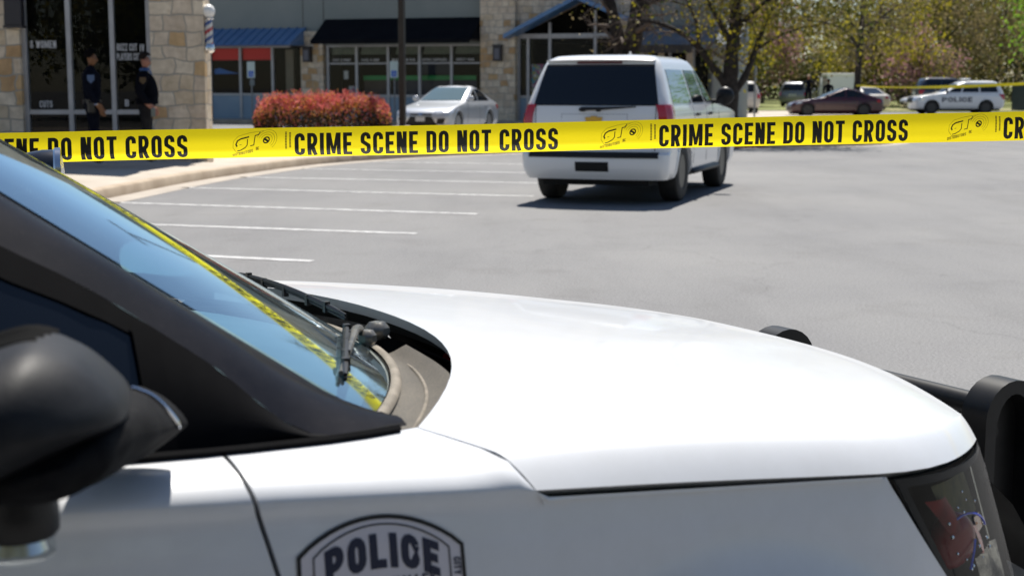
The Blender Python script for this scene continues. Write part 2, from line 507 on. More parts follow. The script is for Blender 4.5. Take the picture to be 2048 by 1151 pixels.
M['skin_tan'] = mat('skin', (.17, .085, .045), .6, spec=.2)
M['skin_pink'] = mat('skin_pink', (.32, .155, .11), .6, spec=.2)
M['uniform'] = noisy('navy_uniform_cloth', (.003, .004, .009), (.006, .0075, .014), 20, .85, spec=.06)
M['jacket'] = noisy('black_jacket_cloth', (.003, .0035, .006), (.006, .0065, .010), 20, .85, spec=.06)
M['grey_trousers'] = noisy('dark_grey_trousers', (.014, .014, .016), (.024, .023, .024), 20, .9, spec=.06)
M['hair'] = mat('dark_hair', (.004, .003, .003), .8, spec=.05)
M['hair_grey'] = mat('short_greying_hair', (.022, .016, .013), .8, spec=.05)
M['shoe'] = mat('black_leather', (.008, .008, .008), .3)
M['bark'] = noisy('bark', (.045, .036, .029), (.095, .08, .066), 9, .95, bmp=.9, bd=.03)
M['bark_dark'] = noisy('dark_bark', (.022, .018, .016), (.05, .042, .037), 9, .95, bmp=.9, bd=.03)
M['twig'] = noisy('twigs', (.11, .085, .068), (.20, .16, .13), 3, .95)
def leafmat(name, c1, c2, tr=.45):
    m = bpy.data.materials.new(name); m.use_nodes = True
    b = BS(m); b.inputs['Roughness'].default_value = .6; b.inputs['Specular IOR Level'].default_value = .3
    v = coords(m)
    col = ramp(m, noise(m, v, 1.4, 5, .7), [(.35, c1), (.65, c2)])
    LK(m, col, b.inputs['Base Color'])
    t = N(m, 'ShaderNodeBsdfTranslucent'); LK(m, col, t.inputs[0])
    mx = N(m, 'ShaderNodeMixShader'); mx.inputs[0].default_value = tr
    LK(m, b.outputs[0], mx.inputs[1]); LK(m, t.outputs[0], mx.inputs[2])
    LK(m, mx.outputs[0], m.node_tree.nodes['Material Output'].inputs[0])
    return m
M['leaf_yellow'] = leafmat('yellow_green_leaves', (.26, .24, .016), (.44, .36, .03))
M['leaf_olive'] = leafmat('olive_leaves', (.10, .11, .02), (.19, .17, .035))
M['leaf_green'] = leafmat('green_leaves', (.12, .18, .02), (.22, .28, .03))
M['leaf_bright'] = leafmat('bright_green_leaves', (.17, .34, .02), (.30, .48, .05))
M['leaf_dark'] = leafmat('dark_green_leaves', (.04, .062, .012), (.085, .10, .022))
M['leaf_pink'] = leafmat('redbud_blossom', (.30, .14, .17), (.40, .24, .24))
M['leaf_brown'] = leafmat('brown_spring_buds', (.19, .15, .07), (.30, .24, .12))
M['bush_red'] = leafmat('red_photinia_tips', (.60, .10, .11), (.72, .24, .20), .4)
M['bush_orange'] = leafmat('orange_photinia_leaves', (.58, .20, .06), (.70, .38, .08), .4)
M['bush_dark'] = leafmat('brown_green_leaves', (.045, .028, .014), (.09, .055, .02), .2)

# ================================================================== SETTING
# ground: one asphalt sheet, grass beyond, concrete walk with kerb and gutter
mb = MB(); mb.quad((-900, -300, 0), (900, -300, 0), (900, 1500, 0), (-900, 1500, 0))
struct(mb.build('asphalt_lot', M['asphalt'], smooth=0))
KB = [(-7.6, 8), (-6.5, 13), (-5.85, 17), (-5.5, 20.2), (-5.2, 22.9), (-4.72, 25.3), (-3.75, 28.6), (-2.1, 31.1), (-.3, 32.9), (1.5, 34.2),
      (3.5, 35.2), (5.6, 35.9), (7.5, 36.5), (9.3, 37.6), (10.3, 39.4), (9.9, 41.6), (8, 43.0), (2, 43.4), (-3, 43.9), (-6, 44.6), (-9, 46)]
def spline(P, k=6):
    out = []
    for i in range(len(P) - 1):
        p0, p1, p2, p3 = P[max(i - 1, 0)], P[i], P[i + 1], P[min(i + 2, len(P) - 1)]
        for j in range(k):
            t = j / k
            out.append(tuple(.5 * (2 * p1[d] + (p2[d] - p0[d]) * t + (2 * p0[d] - 5 * p1[d] + 4 * p2[d] - p3[d]) * t * t + (3 * p1[d] - p0[d] - 3 * p2[d] + p3[d]) * t ** 3) for d in range(2)))
    return out + [P[-1]]
KS = spline(KB)
def offset(P, d):
    out = []
    for i, p in enumerate(P):
        a, b = Vector(P[max(i - 1, 0)]), Vector(P[min(i + 1, len(P) - 1)])
        t = (b - a).normalized(); n = Vector((t.y, -t.x))
        out.append((p[0] + n.x * d, p[1] + n.y * d))
    return out
def strip(mb, P, prof, mi=0):
    """prof: (offset to the street side, z)"""
    lines = [[(x, y, z) for x, y in offset(P, d)] for d, z in prof]
    for a, b in zip(lines, lines[1:]):
        n = len(a)
        mb.add(a + b, [(i, i + 1, n + i + 1, n + i) for i in range(n - 1)], mi)
def slope_z(x, y): return .15 + max(0., min(.13, (-5.2 - x) * .03 + .02)) if y < 34 and x < -4.6 else .15
# raised walk behind the kerb (rises gently towards the barber shop)
mb = MB()
inner = offset(KS, -.15)
def walk_row(p):
    return p
cx_, cy_ = None, None
L = [p for p in inner if p[1] <= 26.3]
ncol = 8
pts = []
for (x, y) in L:
    for k in range(ncol):
        t = k / (ncol - 1); xx = x + (-40 - x) * t ** 2.2
        pts.append((xx, y, .15 + min(.13, (x - xx) * .045)))
mb.add(pts, [(i * ncol + j, i * ncol + j + 1, (i + 1) * ncol + j + 1, (i + 1) * ncol + j) for i in range(len(L) - 1) for j in range(ncol - 1)])
isl = [p for p in inner if p[1] > 26.3]
poly = [L[-1]] + isl + [(-40, 46), (-40, L[-1][1])]
mb.add([(x, y, .15) for x, y in poly], [tuple(range(len(poly)))])
struct(mb.build('sidewalk', M['concrete'], smooth=0))
mb = MB(); strip(mb, KS, [(-.16, .15), (-.05, .152), (-.02, .143), (0, .12), (.015, .0)])
struct(mb.build('kerb', M['kerb'], smooth=60))
mb = MB(); strip(mb, KS, [(.016, .004), (.45, .004)])
struct(mb.build('gutter', M['gutter'], smooth=0))
RK = [p for p in KS if 4.9 < p[0] < 6.4 and p[1] < 38.5]
mb = MB(); strip(mb, RK, [(-.13, .154), (-.045, .157), (-.015, .146), (.005, .12), (.020, .005)])
struct(mb.build('red_painted_kerb', M['red_kerb'], smooth=60))
mb = MB(); mb.add([(x, y, .156) for x, y in [(-5.0, 36.5), (-1.5, 34.4), (1, 36.2), (4, 37), (8.4, 38.6), (8.8, 41), (6, 42.2), (-5, 42.6)]], [tuple(range(8))])
struct(mb.build('mulch_bed', M['mulch'], smooth=0))
# far pavements
A18 = R(-18); E1 = Vector((math.cos(A18), math.sin(A18))); E2 = Vector((math.sin(R(18)), math.cos(R(18))))
FP = Vector((-6.639, 60.0))
def fac(u, v): p = FP + E1 * u + E2 * v; return (p.x, p.y)
def fbox(mb, u0, u1, v0, v1, z0, z1, mi=0): mb.prism([fac(u0, v0), fac(u1, v0), fac(u1, v1), fac(u0, v1)], z0, z1, mi)
mb = MB(); fbox(mb, -25, 17.5, -2.6, .3, -.05, .15); struct(mb.build('shopfront_pavement', M['concrete'], smooth=0))
mb = MB(); fbox(mb, -25, 17.5, -2.76, -2.6, -.05, .153); struct(mb.build('shopfront_kerb', M['kerb'], smooth=0))
mb = MB(); mb.add([(10, 62, .004), (16, 62, .004), (21.5, 92, .004), (14, 92, .004)], [(0, 1, 2, 3)]); struct(mb.build('concrete_drive', M['concrete'], smooth=0))
mb = MB(); mb.quad((-900, 100, .05), (900, 100, .05), (900, 1500, .05), (-900, 1500, .05)); struct(mb.build('grass_field', M['grass'], smooth=0))
mb = MB(); mb.quad((17, 84, .03), (60, 82, .03), (70, 99, .03), (15, 99, .03)); mb.quad((13.5, 88, .035), (17, 88, .035), (19, 99.5, .035), (12, 99.5, .035)); struct(mb.build('grass_verge', M['grass'], smooth=0))
mb = MB(); mb.quad((18, 88, .05), (44, 86, .05), (46, 91.5, .05), (18, 93, .05)); struct(mb.build('dry_grass_verge', M['straw'], smooth=0))
# parking stripes
for k, (xa, ya, xb, yb) in enumerate([(-1.757, 12.68, -6.2, 14.35), (-1.0, 15.07, -5.9, 16.7), (-.415, 17.4, -5.3, 19.15), (.30, 20.2, -5.0, 21.95), (.95, 22.8, -4.6, 24.5), (1.6, 25.3, -3.9, 26.95), (2.3, 27.9, -2.8, 29.4)]):
    a, b = Vector((xa, ya)), Vector((xb, yb)); t = (b - a).normalized(); n_ = Vector((-t.y, t.x)) * .062
    mb = MB(); mb.add([(a.x - n_.x, a.y - n_.y, .004), (b.x - n_.x, b.y - n_.y, .004), (b.x + n_.x, b.y + n_.y, .004), (a.x + n_.x, a.y + n_.y, .004)], [(0, 1, 2, 3)])
    o = struct(mb.build('parking_stripe', M['line'], smooth=0))

# ------------------------------------------------------------------ barber shop (left)
BY = 26.0
shop = thing('barber_shop', 'limestone barber shop with tall dark windows and white window lettering', 'shop building', (-7.0, BY, 0))
def px(x): return x + 7.0            # world x -> local
mb = MB(); mb.box(px(-6.40), px(-5.45), 0, .55, -.05, 7.1); mb.build('stone_pier', M['stone'], shop, smooth=0)
mb = MB(); mb.box(px(-13), px(-8.71), 0, .55, -.05, 7.1); mb.build('stone_pier', M['stone'], shop, smooth=0)
mb = MB(); mb.box(px(-8.71), px(-6.40), .02, .5, 3.5, 7.1); mb.build('stone_lintel', M['stone'], shop, smooth=0)
mb = MB(); mb.prism([(px(-13), .55), (px(-5.52), .55), (px(-7.9), 12), (px(-13), 12)], -.05, 6.9); mb.build('rear_wall', M['stucco'], shop, smooth=0)
mb = MB(); mb.box(px(-13.1), px(-5.25), -.22, .7, 7.1, 7.3); mb.prism([(px(-13.1), .7), (px(-5.3), .7), (px(-7.7), 12.2), (px(-13.1), 12.2)], 7.0, 7.2); mb.build('roof', M['bronze'], shop, smooth=0)
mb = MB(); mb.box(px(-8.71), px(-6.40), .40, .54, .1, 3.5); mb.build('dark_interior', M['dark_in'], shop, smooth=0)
wf = MB()
xs = [-8.68, -7.886, -7.114, -6.46]
for x in xs: wf.box(px(x) - .04, px(x) + .04, .13, .24, .26, 3.5)
for a, b in zip(xs, xs[1:]):
    wf.box(px(a) + .04, px(b) - .04, .14, .23, 1.02, 1.10); wf.box(px(a) + .04, px(b) - .04, .14, .23, .26, .33)
wfo = wf.build('window_frame', M['alu'], shop, smooth=0)
for a, b in zip(xs, xs[1:]):
    mb = MB(); mb.quad((px(a) + .04, .185, 1.10), (px(b) - .04, .185, 1.10), (px(b) - .04, .185, 3.5), (px(a) + .04, .185, 3.5)); mb.build('window_pane', M['store_glass'], shop, smooth=0)
    mb = MB(); mb.quad((px(a) + .04, .185, .33), (px(b) - .04, .185, .33), (px(b) - .04, .185, 1.02), (px(a) + .04, .185, 1.02)); mb.build('window_pane', M['store_glass'], shop, smooth=0)
def wtext(s, x, z, h, name='window_lettering', w=.46, y=.175, width=None):
    mb = MB(); L_ = text_len(s, w, .16)
    k = (width / L_) if width else h
    text(mb, s, lambda a, b, o: (x + a * k, y - o, z + b * h), w, .16, seg=.5)
    mb.build(name, M['white_letter'], shop, smooth=0, weld=False, fix=False)
wtext('MEN & WOMEN', px(-8.84), 2.19, .13, width=.72)
wtext('CUTS', px(-8.46), 1.14, .12, width=.23)
wtext('BUZZ CUT', px(-7.04), 2.14, .125, width=.36)
wtext('IV', px(-6.63), 2.13, .125, width=.08)
wtext('PLAYERS CUT', px(-7.05), 1.975, .125, width=.42)
wtext('B', px(-6.93), 1.16, .12, width=.07)
# wall lantern on the pier
t = thing('wall_sconce', 'dark box lantern on the left stone pier of the barber shop', 'wall light', (-8.74, BY, 2.55), 0)
mb = MB(); mb.box(-.15, .15, -.22, -.02, .02, .5, bev=.01); mb.box(-.17, .17, -.24, 0, .5, .54); mb.box(-.17, .17, -.24, 0, -.02, .02); mb.build('housing', M['sconce'], t, smooth=0)
# barber pole
t = thing('barber_pole', 'barber pole with white globe on the stone pier corner', 'barber pole', (-5.385, BY + .12, 2.1), 0)
mb = MB(); mb.ball((0, 0, .73), .125); mb.build('globe', M['white_glow'], t)
mp_ = mat('barber_stripes', (.7, .7, .7), .25, coat=1)
v = coords(mp_); sx = N(mp_, 'ShaderNodeSeparateXYZ'); LK(mp_, v, sx.inputs[0])
at = N(mp_, 'ShaderNodeMath'); at.operation = 'ARCTAN2'; LK(mp_, sx.outputs[0], at.inputs[0]); LK(mp_, sx.outputs[1], at.inputs[1])
dv = N(mp_, 'ShaderNodeMath'); dv.operation = 'DIVIDE'; dv.inputs[1].default_value = 2 * math.pi; LK(mp_, at.outputs[0], dv.inputs[0])
ma = N(mp_, 'ShaderNodeMath'); ma.operation = 'MULTIPLY_ADD'; ma.inputs[1].default_value = 3.6; LK(mp_, sx.outputs[2], ma.inputs[0]); LK(mp_, dv.outputs[0], ma.inputs[2])
fr = N(mp_, 'ShaderNodeMath'); fr.operation = 'FRACT'; LK(mp_, ma.outputs[0], fr.inputs[0])
LK(mp_, ramp(mp_, fr.outputs[0], [(0, (.62, .60, .58)), (.25, (.03, .07, .25)), (.5, (.62, .60, .58)), (.75, (.40, .03, .05))], 'CONSTANT'), BS(mp_).inputs[0])
mb = MB(); mb.lathe([(.075, .16), (.075, .58)], 20); mb.build('striped_cylinder', mp_, t)
mb = MB(); mb.lathe([(.05, .0), (.10, .04), (.11, .1), (.085, .16)], 16); mb.lathe([(.085, .58), (.10, .6), (.06, .62)], 16); mb.box(-.28, .0, -.03, .03, .2, .25); mb.build('end_cap', M['chrome'], t)

# ------------------------------------------------------------------ shop row (far)
row = thing('shop_row', 'grey green stucco row of shops with stone piers, awnings and glass fronts', 'shop building', (FP.x, FP.y, 0), A18)
def rb(name, m_, boxes, smooth=0, bev=0):
    mb = MB()
    for b in boxes: mb.box(*b, bev=bev)
    return mb.build(name, m_, row, smooth=smooth)
rb('stucco_wall', M['stucco'], [(-25, -9.2, 0, .4, .1, 7.2), (-9.2, 5.8, .02, .4, 3.14, 7.2), (12.35, 15.0, .05, .4, 3.3, 7.2)])
rb('wall_joint', M['bronze'], [(-2.09, -2.06, .012, .03, 3.9, 7.2), (-1.16, -1.13, .012, .03, 3.9, 7.2)])
rb('stone_pier', M['stone'], [(-2.12, -1.12, -.18, .3, .1, 3.72)])
rb('stone_pier', M['stone'], [(5.78, 7.21, -.35, .4, .1, 8)])
mb = MB(); mb.extr([(7.21, -.08, 3.5), (9.9, -.08, 4.75), (11.3, -.08, 4.1), (11.3, -.08, 8), (7.21, -.08, 8)], (0, .45, 0)); mb.build('stone_gable_wall', M['stone'], row, smooth=0)
rb('stone_pier', M['stone'], [(11.3, 12.35, -.35, .4, .1, 8)])
rb('back_wall', M['stucco'], [(-25, 15.0, 8, 8.3, .1, 7.0), (14.7, 15.0, .4, 8, .1, 7.0)])
rb('roof', M['stucco'], [(-25, 15.0, .4, 8.3, 7.0, 7.2)])
def bay(us, z0, zt, z_tr=None, name='window_frame'):
    mb = MB()
    for u in us: mb.box(u - .055, u + .055, .02, .14, .15, zt)
    for a, b in zip(us, us[1:]):
        mb.box(a + .055, b - .055, .03, .13, z0 - .06, z0 + .03); mb.box(a + .055, b - .055, .03, .13, zt - .06, zt)
        if z_tr: mb.box(a + .055, b - .055, .03, .13, z_tr - .03, z_tr + .03)
    f_ = mb.build(name, M['alu'], row, smooth=0)
    for a, b in zip(us, us[1:]):
        mb = MB(); mb.quad((a + .05, .08, z0), (b - .05, .08, z0), (b - .05, .08, zt - .06), (a + .05, .08, zt - .06)); mb.build('window_pane', M['store_glass'], row, smooth=0)
        mb = MB(); mb.box(a + .05, b - .05, .07, .12, .15, z0 - .06); mb.build('spandrel_panel', M['panel_blue'], row, smooth=0)
bay([-9.2, -7.9, -6.45, -5.03, -3.53, -2.15], 1.17, 3.14)
bay([-1.0, .29, 1.68, 3.05, 4.42, 5.76], 1.12, 3.14, 2.41)
bay([7.25, 7.63, 8.52, 10.35, 11.28], 1.1, 3.4)
bay([12.4, 13.3, 14.2, 14.95], 1.0, 3.3)
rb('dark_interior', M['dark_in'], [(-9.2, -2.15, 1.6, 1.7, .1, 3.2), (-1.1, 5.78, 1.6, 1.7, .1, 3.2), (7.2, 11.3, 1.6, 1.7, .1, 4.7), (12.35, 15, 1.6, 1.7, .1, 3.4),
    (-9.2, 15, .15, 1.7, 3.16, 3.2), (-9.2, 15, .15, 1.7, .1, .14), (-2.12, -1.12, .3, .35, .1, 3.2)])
red = mat('red_sign_panel', (.80, .006, .012), .5); rb('red_fascia_panel', red, [(-6.4, -5.1, .16, .2, 2.58, 3.06), (-4.96, -3.6, .16, .2, 2.58, 3.06)])
blu = mat('blue_graphic', (.01, .14, .50), .5); mb = MB(); mb.extr([(-6.35, .2, 2.0), (-5.15, .2, 2.02), (-5.6, .2, 2.1), (-6.1, .2, 2.25), (-6.35, .2, 2.2)], (0, .02, 0)); mb.build('blue_window_graphic', blu, row, smooth=0)
rb('entry_jamb', noisy('tan_jamb', (.20, .17, .12), (.24, .20, .15), 2), [(-3.1, -2.75, .4, .6, .2, 3.0)])
grn = mat('green_counter_band', (.008, .30, .07), .5); rb('green_counter_band', grn, [(.38, 5.3, .5, .56, 1.74, 1.92)])
rb('brown_counter', noisy('brown_counter', (.05, .035, .028), (.07, .05, .04), 2), [(.38, 1.6, .58, .6, 1.1, 1.74)])
rb('blue_counter', mat('dark_blue_counter', (.018, .026, .05), .6), [(1.75, 5.3, .58, .6, 1.1, 1.74), (2.6, 4.0, .9, .95, 1.95, 2.6)])
bl = MB()
for u0, u1 in ((-.9, .2), (.4, 1.55), (1.95, 2.95), (3.15, 4.3), (4.52, 5.6)):
    k = int((u1 - u0) / .07)
    for i in range(k):
        a = u0 + (u1 - u0) * i / k
        bl.add([(a, .2, 2.78), (a + .06, .215, 2.78), (a + .10, .3, 3.08), (a + .04, .285, 3.08)], [(0, 1, 2, 3)])
bl.build('reflected_canopy_slats', noisy('sage_slats', (.16, .19, .15), (.22, .24, .19), 4), row, smooth=0)  # modelled slats stand in for a canopy mirrored in the window tops
def rtext(s, u0, u1, z, h):
    mb = MB(); k = (u1 - u0) / text_len(s, .46, .16)
    text(mb, s, lambda a, b, o: (u0 + a * k, .07 - o, z + b * h), .46, .16, seg=.5)
    mb.build('window_lettering', M['white_letter'], row, smooth=0, weld=False, fix=False)
for s, u0, u1 in (('COPY & PRINT', -.78, .02), ('PACK & SHIP', .50, 1.28), ('BUSINESS', 1.85, 2.85), ('OFFICE SUPPLIES', 3.15, 4.2), ('DIRECT MAIL', 4.62, 5.4)): rtext(s, u0, u1, 2.5, .10)
# awnings
def awning(name, u0, u1, z0, z1, dpt, m_, ribs=0, hip=.5, mi_rib=None):
    mb = MB()
    a0, a1 = u0, u1
    top = lambda u: (u, .0, z1); bot = lambda u: (u, -dpt, z0)
    mb.add([(a0, 0, z1), (a1, 0, z1), (a1, -dpt, z0), (a0, -dpt, z0), (a0, 0, z0), (a1, 0, z0)], [(0, 1, 2, 3), (0, 3, 4), (1, 5, 2), (3, 2, 5, 4)])
    if name == 'black_awning': mb.box(a0, a1, -dpt - .02, -dpt + .01, z0 - .14, z0 + .02)
    o = mb.build(name, m_, row, smooth=0)
    if ribs:
        r_ = MB(); k = int((u1 - u0) / ribs)
        for i in range(k + 1):
            u = u0 + (u1 - u0) * i / k
            r_.extr([(u - .02, 0, z1 + .002), (u + .02, 0, z1 + .002), (u + .02, 0, z1 + .05), (u - .02, 0, z1 + .05)], (0, -dpt, z0 - z1))
        r_.build('standing_seam', m_, o, smooth=0)
    return o
awning('blue_metal_awning', -9.6, -1.95, 3.14, 3.86, 1.5, M['blue_metal'], .38)
awning('black_awning', -1.05, 5.72, 3.30, 4.20, 1.45, M['black_canvas'])
rb('awning_bracket', M['bronze'], [(5.45, 5.72, -1.3, -.1, 3.25, 3.32), (-2.0, -1.94, -1.4, 0, 3.05, 3.12)])
mb = MB()   # gable canopy over the corner shop
for (ua, za, ub, zb) in ((7.0, 3.32, 9.9, 4.75), (9.9, 4.75, 11.9, 3.9)):
    mb.extr([(ua, -1.2, za), (ub, -1.2, zb), (ub, -1.2, zb + .16), (ua, -1.2, za + .16)], (0, 1.15, 0))
mb.build('gable_canopy', M['blue_metal'], row, smooth=0)
rb('gable_beam', M['alu'], [(7.21, 11.3, .0, .14, 3.40, 3.52)])
mb = MB()
for u, zt in ((8.52, 3.95), (10.35, 4.4)): mb.box(u - .05, u + .05, .02, .14, 3.52, zt)
mb.build('gable_mullion', M['alu'], row, smooth=0)
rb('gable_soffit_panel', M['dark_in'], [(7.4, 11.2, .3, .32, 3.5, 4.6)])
# porch at the right end
mb = MB(); mb.extr([(12.0, 0, 3.75), (12.0, -2.2, 3.0), (12.0, -2.2, 2.86), (12.0, 0, 2.86)], (4.2, 0, 0)); mb.build('porch_roof', noisy('grey_shingle', (.12, .14, .16), (.17, .19, .21), 6, .9), row, smooth=0)
rb('porch_fascia', M['bronze'], [(11.95, 14.6, -2.28, -2.2, 2.7, 3.0)])
rb('porch_post', noisy('tan_post', (.34, .25, .16), (.40, .31, .21), 2), [(12.3, 12.5, -2.1, -1.9, .15, 2.86), (13.3, 13.5, -2.1, -1.9, .15, 2.86), (14.35, 14.55, -2.1, -1.9, .15, 2.86), (15.75, 16.1, -2.15, -1.85, .1, 2.86)])
rb('porch_wall', noisy('cream_wall', (.42, .43, .38), (.47, .47, .42), 2), [(15.02, 15.7, -.3, .3, .1, 2.86)])
pst = mat('window_poster', (.5, .5, .52), .5)
v = coords(pst); LK(pst, ramp(pst, noise(pst, v, 3.5, 1), [(.38, (.45, .46, .5)), (.45, (.35, .08, .18)), (.52, (.05, .28, .38)), (.58, (.35, .30, .08)), (.64, (.5, .5, .5))], 'CONSTANT'), BS(pst).inputs[0])
rb('window_poster', pst, [(7.72, 8.4, .2, .22, 1.15, 2.35), (-.15, .2, .2, .22, 1.15, 1.5)])
rb('reflected_sign_sheet', M['white_letter'], [(-.36, -.16, .2, .22, 1.78, 2.12)])  # white sheet stands in for a parking sign mirrored in the glass
# two lanterns on the shop row piers
for (u, lab) in ((-1.75, 'dark box lantern on the narrow stone pier between the blue and black awnings'), (6.55, 'dark box lantern on the wide stone pier right of the black awning')):
    x, y = fac(u, -.18 if u < 0 else -.35)
    t = thing('wall_sconce', lab, 'wall light', (x, y, 2.45), A18, 'box lanterns on the shop row')
    mb = MB(); mb.box(-.17, .17, -.26, 0, .02, .6, bev=.01); mb.box(-.19, .19, -.28, 0, .6, .65); mb.build('housing', M['sconce'], t, smooth=0)
    mb = MB(); mb.box(-.10, .10, -.275, -.255, .1, .5); mb.build('lens', mat('frosted_lens', (.12, .12, .15), .4), t, smooth=0)

# ------------------------------------------------------------------ poles and signs
t = thing('light_pole', 'dark bronze square light pole in front of the silver sedan', 'lamp post', (-3.22, 43.0, 0), A18)
mb = MB(); mb.box(-.085, .085, -.085, .085, .0, 9.2, bev=.01); mb.build('pole', M['bronze'], t, smooth=0)
mb = MB(); mb.lathe([(.26, 0), (.26, .30), (.2, .36)], 20); mb.build('concrete_base', M['concrete'], t)
mb = MB(); mb.box(-.9, -.15, -.16, .16, 9.0, 9.2, bev=.02); mb.box(.15, .9, -.16, .16, 9.0, 9.2, bev=.02); mb.box(-.15, .15, -.03, .03, 9.05, 9.12); mb.build('luminaire', M['bronze'], t, smooth=0)
M['sign_white'] = noisy('sign_face', (.45, .55, .52), (.52, .60, .57), 3, .5); M['sign_blue'] = mat('sign_blue', (.02, .12, .50), .5)
M['galv'] = noisy('galvanised_post', (.18, .19, .20), (.25, .26, .27), 12, .5, metal=.6)
def acc_sign(px_, py_, lab, second):
    t = thing('parking_sign', lab, 'parking sign', (px_, py_, .1), A18, 'accessible parking signs')
    mb = MB(); mb.tube([(0, 0, 0), (0, 0, 2.35)], .03, 8); mb.build('post', M['galv'], t)
    mb = MB(); mb.box(-.17, .17, -.045, -.032, 1.72, 2.36); mb.build('sign_plate', M['sign_white'], t, smooth=0)
    s_ = MB(); s_.box(-.11, .11, -.052, -.046, 1.76, 2.0)
    s_.build('blue_symbol_panel', M['sign_blue'], t, smooth=0)
    w_ = MB(); f_ = lambda a, b, o: (-.05 + a * .2, -.054 - o, 1.79 + b * .2)
    stroke(w_, _arc(.22, .3, .2, .2, 130, 400, 12), False, .06, f_, 0); stroke(w_, [(.25, .85), (.25, .45), (.5, .42), (.6, .1)], False, .07, f_, 2e-4); stroke(w_, _arc(.24, .93, .04, .04, 0, 360, 8), True, .06, f_, 3e-4)
    w_.build('wheelchair_symbol', M['white_letter'], t, smooth=0, weld=False, fix=False)
    if second: mb = MB(); mb.box(-.06, .14, -.045, -.032, 1.42, 1.66); mb.build('small_plate', noisy('dull_plate', (.12, .15, .16), (.16, .19, .2), 3), t, smooth=0)
acc_sign(-10.38, 58.4, 'accessible parking sign left of the red bush', True)
acc_sign(-4.60, 57.3, 'accessible parking sign between red bush and light pole', False)
t = thing('sign_post', 'thin grey post with edge on sign beside the tree', 'sign post', (11.95, 72, 0), R(75))
mb = MB(); mb.tube([(0, 0, 0), (0, 0, 2.5)], .045, 8); mb.build('post', M['galv'], t)
mb = MB(); mb.box(-.32, .32, -.06, -.045, 1.75, 2.45); mb.build('sign_plate', M['galv'], t, smooth=0)

# ================================================================== VEHICLES (generic loft)
def make_wheel(mb_t, mb_r, a, b, r, wd, side, spokes=5, rimr=.62):
    """axis along y; side=+1 outer face towards +b"""
    rr = r * rimr
    o = b; i_ = b - side * wd
    prof = [(rr, o - side * .02), (rr + .02, o - side * .004), (r - .05, o), (r - .012, o - side * .02), (r, o - side * .05), (r, i_ + side * .05), (r - .02, i_ + side * .01), (rr, i_)]
    mb_t.lathe(prof, 36, 'y', (a, 0, r), close=True)
    mb_r.lathe([(rr, o - side * .015), (rr - .02, o - side * .035), (rr - .03, o - side * .07), (.0, o - side * .085)], 28, 'y', (a, 0, r))
    mb_r.lathe([(.075, o - side * .09), (.07, o - side * .03), (.0, o - side * .025)], 14, 'y', (a, 0, r))
    for k in range(spokes):
        an = 2 * math.pi * k / spokes + .3
        c_, s_ = math.cos(an), math.sin(an)
        P = lambda rad, t_, dy: (a + c_ * rad - s_ * t_, o - side * dy, r + s_ * rad + c_ * t_)
        mb_r.extr([P(.05, -.035, .03), P(.05, .035, .03), P(rr - .01, .055, .022), P(rr - .01, -.055, .022)], (0, -side * .03, 0))

